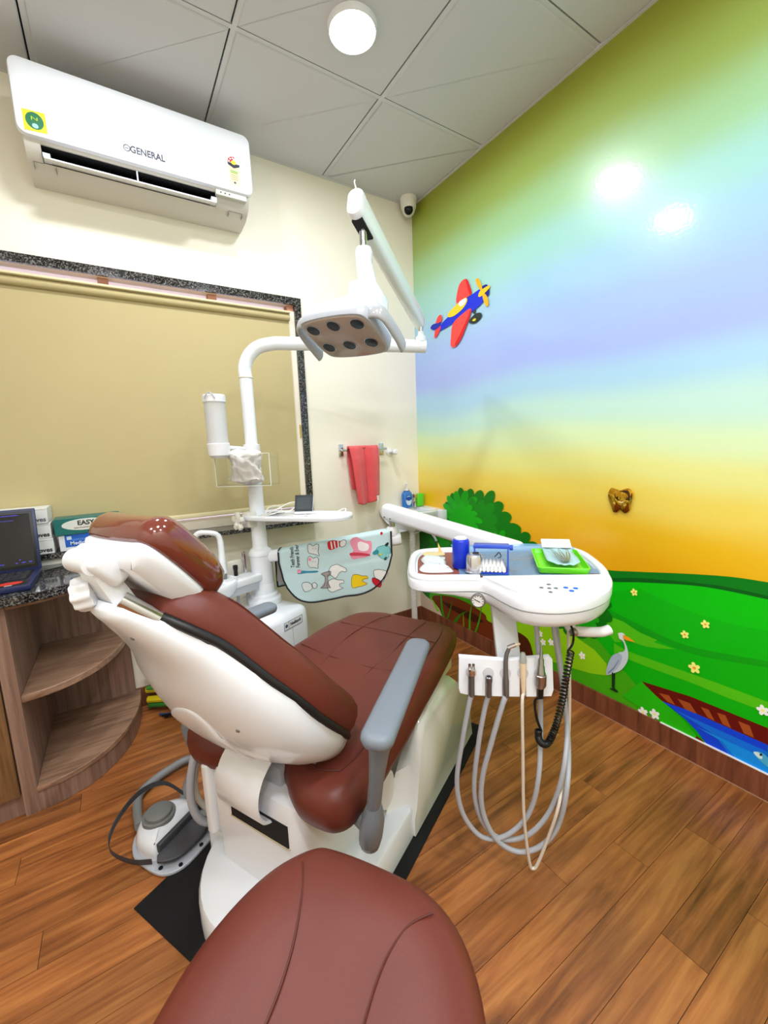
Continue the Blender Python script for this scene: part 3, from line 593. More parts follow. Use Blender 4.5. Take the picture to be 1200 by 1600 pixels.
G().rod((-.075, -.055, .81), (-.075, -.055, .875), .011, .010).tube([(-.075, -.055, .865), (-.095, -.08, .872), (-.115, -.105, .858)], .008, 10, 4).rbox(-.088, -.062, -.068, -.042, .872, .9, .004).obj('faucet', CHROME, wb)
sp = thing('soap_bottle', (-.135, -.05, .815), 'blue liquid soap pump bottle standing on the corner basin', 'soap bottle')
G().pad(ccw(rrect(.07, .042, .015, 4)), [(.004, 0), (0, .004), (0, .085), (.006, .1), (.02, .112)], lambda p: (-.135+p[0], -.05+p[1], .815+p[2])).obj('bottle', mat('blue_soap', (24, 110, 190), .15, coat=.5), sp)
G().pad(ccw(ell(.022, .03, 20)), [(0, 0), (0, .001)], lambda p: (-.135+p[0], -.0715-p[2], .862+p[1])).obj('front_label', flat((206, 226, 240)), sp)
G().pad(ccw(ell(.022, .013, 16)), [(0, 0), (0, .0014)], lambda p: (-.135+p[0], -.0715-p[2], .875+p[1])).obj('label_band', flat((20, 70, 160)), sp)
G().lathe([(.014, 0), (.014, .014), (.006, .016), (.005, .04), (.012, .042), (.012, .05), (.004, .052)], 14, (-.135, -.05, .926)).rod((-.135, -.05, .973), (-.165, -.075, .97), .004).obj('pump', WHITE, sp)
G().rbox(-.066, -.014, -.075, -.045, .815, .9, .009, 3, fn=lambda p: (p[0]+(p[2]-.815)*.05, p[1], p[2])).obj('soap_sponge', mat('lime_sponge', (90, 208, 40), .85, bump=.6, bscale=300))
tag(bpy.data.objects['soap_sponge'], 'bright lime green scrubbing sponge propped in the basin corner', 'sponge')
# ---- gold mirror tooth on the mural
tp = [(-1.308,1.006),(-1.315,1.011),(-1.331,1.007),(-1.349,1.003),(-1.364,1.009),(-1.381,1.013),(-1.397,1.001),(-1.4,0.979),(-1.394,0.953),(-1.391,0.929),(-1.379,0.915),(-1.367,0.914),(-1.353,0.925),(-1.341,0.913),(-1.325,0.914),(-1.316,0.935),(-1.304,0.963),(-1.301,0.986)]
ts = G().pad(ccw(sm2(tp, 4)), [(0, .006), (0, .009), (.0015, .0098)], lambda p: (-p[2], p[0], p[1])).obj('tooth_sticker', GOLD)
tag(ts, 'gold mirrored tooth-shaped sticker on the yellow part of the mural', 'wall sticker')
for yy, zz in ([(-1.348,0.985)][0], [(-1.353,0.941)][0]): pass
G().pad(ccw(sm2([(-1.347,1.0),(-1.379,1.005),(-1.39,0.983),(-1.387,0.962),(-1.381,0.969),(-1.38,0.987),(-1.365,0.996)], 3)), [(0, .0098), (0, .0102)], lambda p: (-p[2], p[0], p[1])).obj('etched_line', flat((70, 40, 10), .3), ts)
G().pad(ccw(sm2([(-1.324,0.991),(-1.333,0.978),(-1.326,0.962),(-1.33,0.978)], 3)), [(0, .0098), (0, .0102)], lambda p: (-p[2], p[0], p[1])).obj('etched_line', flat((50, 30, 10), .3), ts)
G().pad(ccw(sm2([(-1.344,0.961),(-1.357,0.957),(-1.369,0.963),(-1.357,0.952)], 3)), [(0, .0098), (0, .0102)], lambda p: (-p[2], p[0], p[1])).obj('etched_smile', flat((250, 226, 170), .3), ts)

# ================================================================== worktop corner on the left
CX, CY = -2.06, -.004
def qell(rx, ry, n=18, x0=CX, y0=CY, p=2.15):
    out = []
    for k in range(n+1):
        t = math.pi/2*k/n; out.append((x0+rx*math.sin(t)**(2/p), y0-ry*math.cos(t)**(2/p)))
    return out
sh = thing('corner_shelf_unit', (-1.9, -.25, 0), 'curved open corner shelf unit in brown wood laminate', 'shelf unit')
qo = qell(.335, .502)
def slab(out, z0, z1, r=.002): return G().pad(ccw(out), [(r, z0), (0, z0+r), (0, z1-r), (r, z1)])
slab(qell(.33, .497)+[(CX, CY)], 0, .075).obj('plinth', CABW, sh)
slab(qo+[(CX, CY)], .075, .095).obj('bottom_board', CABS, sh)
slab(qell(.322, .488)+[(CX, CY)], .405, .43).obj('shelf', CABS, sh)
slab(qell(.325, .492)+[(CX, CY)], .735, .7535).obj('top_board', CABS, sh)
G().box(CX, CX+.315, -.022, -.004, .095, .405).box(CX, CX+.315, -.022, -.004, .43, .735).obj('back_panel', CABW, sh)
G().box(CX-.04, CX, -.503, -.004, .0, .7535).obj('side_panel', CABW, sh)
bc = thing('base_cabinet', (-2.5, -.25, 0), 'wood laminate base cabinet under the worktop at the left edge', 'cabinet')
G().box(RX0, CX-.0405, -.485, -.004, 0, .7535).obj('carcass', CABW, bc)
G().rbox(-2.55, CX-.045, -.505, -.487, .08, .745, .003).obj('door', wood_mat('cabinet_door_wood', (104, 74, 44), (140, 104, 66), (166, 128, 86), (40, 40, 2), .45, .03), bc)
G().rbox(RX0, -2.555, -.505, -.487, .08, .745, .003).obj('door', MATS['cabinet_door_wood'], bc)
co = ccw(qell(.372, .535)+[(CX+.36, -.004), (RX0, -.004), (RX0, CY-.535)])
wt = G().pad(co, [(.003, .754), (0, .757), (0, .783), (.003, .786)]).obj('worktop', GRANITE); tag(wt, 'glossy black granite worktop with rounded end', 'worktop')
ub = G().box(RX0, -1.66, -.118, -.0045, .7865, .8125).obj('upstand', flat((222, 222, 212), .3)); tag(ub, 'white upstand under the granite window sill behind the laptop', 'trim'); ub['kind'] = 'structure'; ub.name = 'trim_1'; del ub['category']
# ---- laptop
lp = thing('laptop', (-2.16, -.36, .786), 'open dark blue laptop on the worktop at the left edge', 'laptop')
LX0, LX1 = -2.335, -1.985
NAVY = mat('navy_plastic', (24, 34, 78), .35); 
G().rbox(LX0, LX1, -.492, -.245, .7865, .808, .005).obj('base', NAVY, lp)
kb = G().rbox(LX0+.02, LX1-.018, -.4, -.262, .8075, .8095, .0008).obj('keyboard', BLACK, lp)
key = None
for r in range(5):
    for k in range(13):
        x = LX1-.036-k*.0215; yv = -.39+r*.0265
        if key is None:
            o = G().rbox(x-.009, x+.009, yv-.0105, yv+.0105, .8093, .811, .0006, 1).obj('key', mat('key_grey', (42, 42, 48), .5), kb); key = (o, x, yv)
        else:
            o = key[0].copy(); COL.objects.link(o); o.parent = kb; o.location = (x-key[1], yv-key[2], 0)
G().rbox(LX0+.01, LX1-.012, -.486, -.405, .8075, .8086, .0005).obj('palm_rest', BLACK, lp)
G().pad(ccw(ell(.034, .02, 24, LX1-.06, -.45)), [(0, .8086), (0, .8092)]).obj('sticker', flat((206, 52, 40)), lp)
G().box(LX1-.07, LX1-.05, -.479, -.474, .8086, .809).obj('sticker_note', flat((226, 226, 220)), lp)
tl = math.radians(14); SF = frame(((LX0+LX1)/2, -.246, .806), (1, 0, 0), (0, math.sin(tl), math.cos(tl)), (0, -math.cos(tl), math.sin(tl)))
lid = G().rbox(-.175, .175, 0, .232, -.009, 0, .004, fn=SF).obj('screen_lid', NAVY, lp)
G().rbox(-.166, .166, .008, .224, 0, .0012, .0005, fn=SF).obj('bezel', BLACK, lid)
G().box(-.157, .157, .02, .214, .0012, .0016, fn=SF).obj('display', mat('screen_glass', (6, 6, 14), .08), lid)
SCR = mat('screen_glow', (70, 60, 200), .3, emit=.5)
for (x, yv, w, h) in ((.1, .2085, .05, .002), (.08, .190, .06, .0012), (.125, .03, .012, .003), (.145, .03, .01, .003), (.06, .03, .02, .0025), (-.01, .03, .03, .004), (.105, .03, .006, .003), (.115, .04, .004, .004)):
    G().box(x-w/2, x+w/2, yv-h/2, yv+h/2, .0016, .002, fn=SF).obj('screen_item', SCR, lid)
# ---- boxes on the sill
SZ = .8355
def carton(name, x0, x1, y0, y1, z0, z1, m, label, cat, group=None, rz=0):
    cx, cy = (x0+x1)/2, (y0+y1)/2; c, s = math.cos(rz), math.sin(rz)
    fn = lambda p: (cx+(p[0]-cx)*c-(p[1]-cy)*s, cy+(p[0]-cx)*s+(p[1]-cy)*c, p[2])
    t = thing(name, (cx, cy, z0), label, cat, group)
    G().rbox(x0, x1, y0, y1, z0, z1, .0015, 1, fn=fn).obj('carton', m, t)
    return t, fn
CART = mat('white_carton', (226, 226, 222), .5); GREYI = flat((96, 98, 104))
for k, (dx, rz, lbl) in enumerate(((0, 0, 'white glove carton, lowest of the three stacked on the sill behind the laptop'), (-.002, .01, 'white glove carton, middle of the three stacked on the sill'), (-.004, -.02, 'white glove carton, top of the three stacked behind the laptop'))):
    t, fn = carton('glove_box', -2.20+dx, -1.952+dx, -.128, -.014, SZ+k*.0625, SZ+k*.0625+.0615, CART, lbl, 'box', 'glove cartons on the sill', rz)
    zc = SZ+k*.0625+.016
    text('lettering', 'Gloves', .024, INKB if k < 2 else GREYI, lambda p: fn((-1.992+dx+p[0], -.1285-p[2], zc+p[1])), t, bold=.0006)
    G().box(-2.19+dx, -2.04+dx, -.1286, -.128, zc-.006, zc+.034, fn=fn).obj('print_panel', flat((150, 176, 204)), t)
    G().box(-1.9995+dx, -1.954+dx, -.1283, -.128, zc+.0385, zc+.04, fn=fn).obj('print_line', flat((170, 170, 170)), t)
t, fn = carton('mask_box', -1.935, -1.735, -.126, -.02, SZ, SZ+.066, mat('mask_carton', (224, 228, 232), .4), 'white and blue medical mask carton below the teal carton', 'box')
G().box(-1.915, -1.76, -.1266, -.126, SZ+.016, SZ+.0655).obj('blue_panel', flat((24, 92, 190)), t)
text('lettering', 'Medical Mask', .02, flat((226, 236, 246)), lambda p: (-1.845+p[0], -.1268-p[2], SZ+.03+p[1]), t, bold=.0003)
text('lettering', 'DISPOSABLE', .011, flat((120, 170, 226)), lambda p: (-1.86+p[0], -.1268-p[2], SZ+.044+p[1]), t)
G().box(-1.908, -1.892, -.1269, -.1264, SZ+.046, SZ+.06).obj('logo', flat((200, 222, 240)), t)
t, fn = carton('glove_carton', -1.945, -1.715, -.13, -.016, SZ+.067, SZ+.134, mat('teal_carton', (14, 104, 100), .35), 'teal and white carton lettered EASY on top of the mask carton', 'box', rz=.03)
G().pad(ccw(ell(.085, .024, 28, -1.835, SZ+.106)), [(0, .1302), (0, .1308)], lambda p: fn(WB(p))).obj('oval_panel', flat((214, 218, 208)), t)
text('lettering', 'EASY', .026, INKB, lambda p: fn((-1.838+p[0], -.1311-p[2], SZ+.112+p[1])), t, bold=.0007)
text('lettering', 'Latex Examination Gloves', .008, flat((120, 60, 60)), lambda p: fn((-1.838+p[0], -.1311-p[2], SZ+.094+p[1])), t)
G().tube([(-1.98, -.235, .79), (-1.93, -.2, .7895), (-1.86, -.15, .7895), (-1.78, -.135, .7895), (-1.7, -.13, .79)], .0025, 6, 5).obj('laptop_cable', BLACK); tag(bpy.data.objects['laptop_cable'], 'thin black cable lying on the granite worktop beside the laptop', 'cable')
# ---- pipes and cables on the wall foot behind the shelf unit
for k, z in enumerate((.30, .235, .17)):
    o = G().tube([(-1.70, -.03-.012*k, z), (-1.25, -.03-.012*k, z-.01)], .016, 12).obj('water_pipe', flat((224, 220, 208), .4)); tag(o, 'cream plastic water pipe along the wall foot, %s of three' % ('top', 'middle', 'bottom')[k], 'pipe', 'pipes behind the shelf unit')
o = G().tube([(-1.68, -.02, .52), (-1.655, -.09, .42), (-1.635, -.12, .25), (-1.61, -.16, .08), (-1.58, -.2, .012), (-1.5, -.22, .008), (-1.42, -.2, .008)], .0045, 6, 5).obj('power_cable', BLACK); tag(o, 'black power cable dropping behind the shelf unit to the floor', 'cable')
for k, (c, z, r, lbl) in enumerate((((226, 208, 40), .105, .016, 'upper thick yellow hose of the coil by the wall'), ((236, 214, 30), .06, .016, 'lower thick yellow hose of the coil by the wall'), ((40, 110, 40), .035, .011, 'green hose lying under the yellow hoses by the wall'), ((60, 140, 50), .13, .009, 'green hose lying above the yellow hoses by the wall'))):
    o = G().tube([(-1.70, -.06-.012*k, z), (-1.64, -.1-.012*k, z+.004), (-1.56, -.15-.01*k, z), (-1.48, -.16, z-.004)], r, 8, 5).obj('garden_hose', flat(c, .4)); tag(o, lbl, 'hose', 'hoses on the floor behind the chair')
for k in range(3):
    o = G().tube([(-1.665+.01*k, -.15-.02*k, .012), (-1.6, -.18-.015*k, .012+.008*k), (-1.52, -.17-.02*k, .02), (-1.45, -.2, .01)], .005, 6, 5).obj('floor_cable', BLACK if k else flat((30, 60, 110))); tag(o, ('blue', 'black nearer', 'black outer')[k]+' cable tangled on the floor behind the chair', 'cable', 'cables on the floor behind the chair')

# ================================================================== dental chair (local frame: u toward the feet, v toward the window)
AN = math.radians(27); CU = Vector((math.cos(AN), math.sin(AN), 0)); CV = Vector((-CU.y, CU.x, 0)); CO = Vector((-1.655, -1.33, 0))
def CH(p): return CO+CU*p[0]+CV*p[1]+Vector((0, 0, p[2]))
def lerp_tab(x, tab):
    if x <= tab[0][0]: return tab[0][1]
    for (a, b), (c, d) in zip(tab, tab[1:]):
        if x <= c: t = (x-a)/(c-a); t = t*t*(3-2*t)*.5+t*.5; return b+(d-b)*t
    return tab[-1][1]
mt = G().add([CH(p) for p in ((-.005, -.305, 0), (-.005, .305, 0), (1.15, .305, 0), (1.15, -.305, 0), (-.005, -.305, .004), (-.005, .305, .004), (1.15, .305, .004), (1.15, -.305, .004))], [[0, 1, 2, 3], [4, 7, 6, 5], [0, 4, 5, 1], [1, 5, 6, 2], [2, 6, 7, 3], [3, 7, 4, 0]]).obj('floor_mat', BLACKM)
tag(mt, 'black rubber mat under the dental chair', 'floor mat')
ch = thing('dental_chair', CH((.5, 0, .005)), 'reclined dental chair with brown leather cushions and white shell', 'dental chair')
Z0 = .0045
# base: round foot, rear column, low plate, front lift housing
G().pad(ccw([(.3+.27*math.cos(t), .0+.235*math.sin(t)) for t in [math.pi/2+math.pi*k/20 for k in range(21)]]+[(.56, -.235), (.56, .235)]), [(0, Z0), (0, .07), (.006, .084), (.02, .09)], CH).obj('base_foot', WHITE2, ch)
G().pad(ccw(rrect(.36, .53, .02, 3, .38, 0)), [(0, Z0), (0, .085), (.006, .095), (.015, .098)], CH).obj('base_plate', WHITE2, ch)
hpA = [(.545, Z0), (.545, .07), (.56, .10), (.585, .22), (.605, .31), (.635, .35), (.70, .366), (.80, .372), (.90, .355), (1.0, .27), (1.05, .20), (1.085, Z0)]
hpB = [(.47, Z0), (.475, .07), (.505, .12), (.56, .19), (.62, .255), (.70, .315), (.78, .352), (.84, .368), (.90, .355), (1.0, .27), (1.05, .20), (1.085, Z0)]
hpC = [(.47, Z0), (.475, .05), (.505, .08), (.56, .1), (.62, .11), (.70, .13), (.78, .17), (.84, .2), (.90, .21), (1.0, .18), (1.05, .14), (1.085, Z0)]
g = G(); sec = []
for v, P_, k in ((-.272, hpA, .9), (-.264, hpA, .975), (-.245, hpA, 1), (-.2, hpB, 1), (-.16, hpC, 1), (.16, hpC, 1), (.2, hpB, 1), (.245, hpA, 1), (.264, hpA, .975), (.272, hpA, .9)):
    sec.append([(.8+(a-.8)*(.97+.03*k), v, Z0+(b-Z0)*k) for a, b in P_])
g.rings(sec, fn=CH); bh = g.obj('lift_housing', mat('white_lift_cover', (238, 240, 236), .16, coat=.5), ch, sharp=50)
g = G(); 
for vv in (-.03,): g.tube([CH((.78, -.19, .372)), CH((.84, -.22, .371)), CH((.9, -.17, .357)), CH((.9, -.08, .357))], .0025, 6, 5)
g.obj('moulded_line', flat((206, 212, 200), .3), bh)
colm = G().pad(ccw(rrect(.30, .32, .035, 5, .315, 0)), [(0, .085), (0, .15), (-.004, .2), (-.004, .34), (.004, .362), (.02, .37)], CH).obj('rear_column', WHITE, ch)
G().pad(ccw(rrect(.05, .036, .012, 4)), [(0, 0), (0, .17), (.004, .176)], lambda p: CH((.2+p[0]*1.6, .182+p[1], .15+p[2]*1.2))).obj('column_side_cover', WHITE, ch)
G().box(.1585, .163, -.128, .075, .258, .318, fn=CH).obj('slot', DARK, colm)
G().box(.1575, .1605, -.132, .079, .254, .258, fn=CH).obj('slot_lip', flat((206, 196, 160)), colm)
G().rbox(.2, .34, -.075, .075, .3, .42, .01, fn=CH).obj('lift_arm', LGREY, ch)
g = G().rbox(.36, .9, -.16, .16, .352, .412, .015, 3, fn=lambda p: CH((p[0], p[1], p[2]+(p[0]-.36)*.06))); g.obj('seat_pan', mat('cream_underside', (226, 222, 200), .35), ch)
G().rbox(.3, .97, -.232, -.212, .315, .415, .008, fn=lambda p: CH((p[0], p[1], p[2]+(p[0]-.36)*.06))).obj('seat_side_plate', mat('cream_underside', (226, 222, 200), .35), ch)
G().pad(ccw(ell(.04, .06, 20)), [(0, 0), (0, .008)], lambda p: CH((.47+p[0], -.215-p[2], .21+p[1]))).obj('lift_pivot_cover', WHITE, ch)
# seat and leg-rest cushion
ztab = [(.15, .452), (.3, .452), (.45, .470), (.62, .497), (.8, .508), (.95, .503), (1.08, .482), (1.16, .462)]
so = [(.160, -.225), (.168, -.262), (.196, -.288), (.25, -.297), (.45, -.292), (.7, -.285), (.9, -.265), (1.03, -.225), (1.10, -.14), (1.118, 0), (1.10, .14), (1.03, .215), (.9, .245), (.7, .270), (.45, .288), (.25, .29), (.196, .282), (.168, .256), (.160, .22), (.160, .165), (.185, .11), (.215, .07), (.218, 0), (.215, -.07), (.185, -.115), (.160, -.165)]
so = ccw(sm2(so, 4))
def SEATF(p):
    u, v, h = p; th = .105-.04*max(0, min(1, (u-.5)/.6))
    dish = -.012*max(0, 1-(v/.2)**2) if h > .7 else 0
    return CH((u, v, lerp_tab(u, ztab)-th+th*h+dish))
G().pad(so, [(.012, 0), (.008, .04), (.002, .25), (0, .5), (.004, .72), (.014, .88), (.032, .97), (.055, 1.0), (1.25, 1.02), (1.5, 1.03), (1.75, 1.03), (1.95, 1.03)], SEATF, True).obj('seat_cushion', LEATHER, ch, sharp=75)
seatc = bpy.data.objects['seat_cushion']
def seam_on_seat(name, pts, r=.0014, m=SEAM):
    P = [Vector((a, b, 0)) for a, b in pts]; P = crom(P, 6)
    G().tube([SEATF((p.x, p.y, 1.018)) for p in P], r, 6).obj(name, m, seatc)
seam_on_seat('seam', [(.2, -.10), (.4, -.095), (.6, -.09), (.7, -.105), (.85, -.1), (1.05, -.085)])
seam_on_seat('seam', [(.3, .10), (.5, .092), (.62, .09), (.72, .105), (.9, .1), (1.05, .085)])
seam_on_seat('seam', [(.63, -.24), (.62, -.09), (.625, 0), (.62, .09), (.63, .23)])
seam_on_seat('seam', [(.84, -.22), (.86, -.1), (.87, 0), (.86, .1), (.84, .2)])
seam_on_seat('seam', [(.24, -.236), (.3, -.244), (.45, -.242), (.7, -.234), (.9, -.212), (.98, -.185)])
seam_on_seat('seam', [(.24, -.236), (.222, -.2), (.222, -.17), (.25, -.125), (.3, -.108)])
# backrest
BB = Vector((.30, 0, .47)); BT = Vector((-.10, 0, .93)); bd = (BT-BB).normalized(); bn = Vector((bd.z, 0, -bd.x))
def BR(p):  # (s along, w across, h forward)
    q = BB+bd*p[0]+bn*p[2]; return CH((q.x, p[1], q.z))
bout = [(-.035, 0), (-.03, .11), (-.01, .185), (.04, .232), (.12, .25), (.24, .246), (.36, .212), (.45, .168), (.51, .136), (.55, .108), (.574, .07), (.58, 0)]
bout = ccw(sm2([(a, b) for a, b in bout]+[(a, -b) for a, b in bout[1:-1]][::-1], 4))
BEND = [(-.05, 0), (.2, -.006), (.35, .006), (.48, .022), (.57, .016), (.66, .0)]
def bend(p):  # the back's own lengthwise curve
    s, w, h = p; return BR((s, w, h+lerp_tab(s, BEND)))
WT = [(-.04, .03), (-.03, .11), (-.012, .18), (.03, .226), (.1, .247), (.2, .247), (.3, .232), (.4, .192), (.48, .145), (.54, .105), (.59, .074), (.625, .052), (.635, .03)]
DT = [(-.04, .012), (-.03, .04), (-.01, .068), (.04, .095), (.14, .116), (.26, .112), (.36, .09), (.46, .064), (.56, .044), (.62, .03), (.635, .015)]
def bshell(p):  # point on the shell's outer skin, h proud of it
    s, w, h = p; Wd, D = lerp_tab(s, WT), lerp_tab(s, DT); c = min(1, abs(w)/Wd)**(1/.8); return bend((s, w, .011-D*max(0, 1-c*c)**.4-h))
ss = [-.04, -.036, -.03, -.021, -.012, 0, .015, .03, .06, .1, .15, .2, .25, .3, .35, .4, .44, .48, .51, .54, .565, .59, .61, .625, .631, .635]
g = G(); rs = []
for s_ in ss:
    Wd, D = lerp_tab(s_, WT), lerp_tab(s_, DT); r = []
    for k in range(29):
        t = math.pi*k/28; r.append((s_, Wd*math.copysign(abs(math.cos(t))**.8, math.cos(t)), .011-D*math.sin(t)**.8))
    for k in range(1, 6): r.append((s_, -Wd+2*Wd*k/6, .011))
    rs.append(r)
shl = g.rings(rs, fn=bend).obj('backrest_shell', WHITE2, ch, sharp=60)
emb = ccw(sm2([(.03, .02), (.04, .09), (.1, .14), (.19, .15), (.27, .11), (.33, .03), (.34, -.04), (.27, -.07), (.17, -.075), (.08, -.05)], 5))
rows_ = []
cxe = sum(p[0] for p in emb)/len(emb); cye = sum(p[1] for p in emb)/len(emb)
for k_, h_ in ((1.0, -.001), (.985, .0025), (.95, .0045), (.8, .005), (.6, .005), (.4, .005), (.2, .005), (.03, .005)): rows_.append([(cxe+(a-cxe)*k_, cye+(b-cye)*k_, h_) for a, b in emb])
G().rings(rows_, cap0=False, fn=bshell).obj('moulded_panel', WHITE2, shl, sharp=60)
for a, b in ((.04, -.17), (.31, -.14), (.56, -.03)):
    G().lathe([(.0045, -.006), (.0045, .0012), (.003, .002)], 10, fn=lambda p, a=a, b=b: bshell((a+p[0], b+p[1], p[2]))).obj('screw', MGREY, shl)
G().pad(bout, [(.008, .008), (-.003, .012), (-.005, .018), (-.003, .024), (.004, .027)], bend).obj('edge_piping', mat('black_edging', (26, 26, 28), .4), shl, sharp=80)
bc_ = G().pad(bout, [(.005, .022), (.001, .028), (-.003, .045), (-.001, .07), (.006, .088), (.02, .1), (.04, .106), (1.2, .108), (1.5, .102), (1.8, .098), (1.95, .098)], bend, True).obj('backrest_cushion', LEATHER, ch, sharp=80)
def seam_on_back(pts): G().tube([bend((p.x, p.y, p.z)) for p in crom([Vector(q) for q in pts], 5)], .0014, 6).obj('seam', SEAM, bc_)
for sg in (-1, 1): seam_on_back([(-.01, sg*.16, .1), (.05, sg*.21, .1), (.12, sg*.227, .1), (.24, sg*.223, .1), (.36, sg*.19, .1), (.44, sg*.152, .1), (.5, sg*.122, .1)])
# curved cover sheet from the shell into the column slot
fl = [(.21, .475), (.175, .462), (.142, .435), (.124, .395), (.124, .352), (.142, .318), (.178, .304), (.225, .315)]
fl = crom([Vector((a, 0, b)) for a, b in fl], 4)
g = G(); g.rings([[(p.x+d, v, p.z+d2) for v, d, d2 in ((.075, 0, 0), (.072, -.003, -.002), (-.075, -.003, -.002), (-.078, 0, 0), (-.075, .004, .003), (.072, .004, .003))] for p in fl], fn=CH); g.obj('cover_sheet', WHITE, ch, sharp=50)
# armrests
def armrest(n0, n1, foot, s):
    a, b = Vector(n0), Vector(n1); d = (b-a); L = d.length; d.normalize(); side = Vector((-d.y, d.x, 0)); up = Vector((0, 0, 1))
    f = lambda p: CH(a+d*p[0]+side*p[1]+up*p[2])
    ar = G().pad(ccw(rrect(L+.055, .07, .029, 6, L/2, 0)), [(.012, -.016), (.004, -.011), (0, 0), (.002, .01), (.008, .0155), (.016, .017)], f).obj('armrest', GREYARM, ch, sharp=70)
    g = G(); ft = Vector(foot); p0 = a+d*.02-up*.008; dirv = (ft-p0)
    pts = [p0, p0+dirv*.15, p0+dirv*.4, p0+dirv*.72]
    rs = []
    for p, w, t in zip(pts, (.03, .021, .018, .018), (.03, .021, .016, .016)):
        rs.append([tuple(p+d*math.cos(q)*w+side*math.sin(q)*t) for q in [2*math.pi*k/14 for k in range(14)]])
    g.rings(rs, fn=CH).obj('armrest_post', GREYARM, ar, sharp=70)
    p1 = p0+dirv*.68; g = G(); rs = []
    for q, w, t in ((-.01, .019, .017), (.015, .03, .022), (.05, .04, .027), (.1, .038, .027), (.14, .02, .022)):
        rs.append([tuple(p1+dirv.normalized()*q+d*math.cos(k*math.pi/8)*w+side*math.sin(k*math.pi/8)*t) for k in range(16)])
    g.rings(rs, fn=CH).obj('armrest_socket', GREYARM, ar, sharp=70)
    q1 = p1+dirv.normalized()*.08
    G().rod(CH(q1), CH(q1+Vector((.02, -s*.08, .01))), .018, .018).obj('armrest_bolt', MGREY, ar)
armrest((.16, -.398, .65), (.535, -.303, .65), (.235, -.318, .315), -1)
armrest((.2, .36, .645), (.57, .32, .645), (.25, .33, .33), 1)
# head support: bar, bracket, knob, padded rest
hd_d = Vector((.653, 0, -.757)); hd_n = Vector((.757, 0, .653)); HC = Vector((-.027, 0, .986))
def HR(p): q = HC+hd_d*p[0]+hd_n*p[2]; return CH((q.x, p[1], q.z))
ho = ccw(sm2([(-.096, -.06), (-.092, -.09), (-.066, -.106), (0, -.11), (.065, -.102), (.096, -.078), (.106, -.045), (.108, 0), (.106, .045), (.096, .078), (.065, .102), (0, .11), (-.066, .106), (-.092, .09), (-.096, .06), (-.098, 0)], 4))
def HRB(p):
    s, w, h = p; return HR((s, w, h+.008*(w/.11)**2))
hb = G().pad(ho[::1], [(.03, -.028), (.016, -.018), (.006, -.006), (.001, .004), (.003, .01), (.005, .014)], HRB).obj('headrest_back', WHITE2, ch, sharp=80)
G().pad(ho, [(.005, .012), (-.003, .016), (-.009, .03), (-.009, .048), (-.002, .066), (.014, .08), (.032, .086), (1.3, .088), (1.6, .087), (1.95, .086)], HRB, True).obj('headrest_cushion', LEATHERG, ch, sharp=80)
G().rbox(-.112, -.04, -.042, .05, -.054, -.006, .012, 3, fn=HR).obj('headrest_bracket', WHITE, hb)
def HRp(a): return V3(HR(a))
G().rod(HRp((-.1, -.03, -.04)), HRp((-.1, .035, -.04)), .021, n=20).obj('pivot_barrel', WHITE, ch)
b0 = Vector(HR((-.09, 0, -.04))); b1 = Vector(CH((-.066, 0, .925))); axis = (b1-b0); al = axis.length; ax = axis.normalized(); sdv = CV.copy(); nrm = ax.cross(sdv)
g = G(); rs = []
for t, w, th in ((-.01, .026, .012), (.02, .028, .016), (al*.6, .028, .018), (al, .028, .018), (al+.03, .028, .014)):
    rs.append([tuple(b0+ax*t+sdv*(w*c)+nrm*(th*s)) for c, s in ((1, .7), (.9, 1), (-.9, 1), (-1, .7), (-1, -.7), (-.9, -1), (.9, -1), (1, -.7))])
g.rings(rs); g.obj('headrest_arm', WHITE, ch)
kd = (-CU*.6+CV*.55+Vector((0, 0, -.12))).normalized(); qk = kd.to_track_quat('Z', 'Y').to_matrix()
kp = [(.031+.0022*math.cos(9*t)) for t in [2*math.pi*k/54 for k in range(54)]]
g = G(); kz = b0+ax*(al*.5)+sdv*.014-CU*.004
g.rings([[tuple(kz+qk @ Vector((r*s*math.cos(2*math.pi*i/54), r*s*math.sin(2*math.pi*i/54), z))) for i, r in enumerate(kp)] for s, z in ((.9, .012), (1, .017), (1, .036), (.92, .043), (.5, .046), (.02, .047))]); kn = g.obj('adjusting_knob', WHITE, ch, sharp=50)
G().rod(kz-kd*.02, kz+kd*.016, .009).obj('knob_shaft', CHROME, kn)
c0 = Vector(CH((-.086, -.045, .956))); c1_ = Vector(CH((-.05, -.072, .917)))
G().rod(c0-(c1_-c0)*.2, c1_, .015, .015, 16).obj('release_bar', CHROME, ch)
G().tube([c1_, Vector(CH((-.04, -.067, .905))), Vector(CH((-.018, -.085, .884)))], [.012, .010, .005], 10, 4).obj('release_lever', CHROME, ch)
# umbilical hose from the chair side to the floor
o = G().tube([CH((.25, .2, .42)), CH((.2, .26, .36)), CH((.17, .275, .22)), CH((.19, .26, .12)), CH((.26, .245, .09)), CH((.32, .2, .1))], .0115, 10, 6).obj('umbilical_hose', HOSE, ch)
G().tube([CH((.27, .21, .42)), CH((.225, .28, .34)), CH((.2, .295, .2)), CH((.24, .27, .1)), CH((.3, .24, .09))], .009, 10, 6).obj('umbilical_hose', HOSEW, ch)

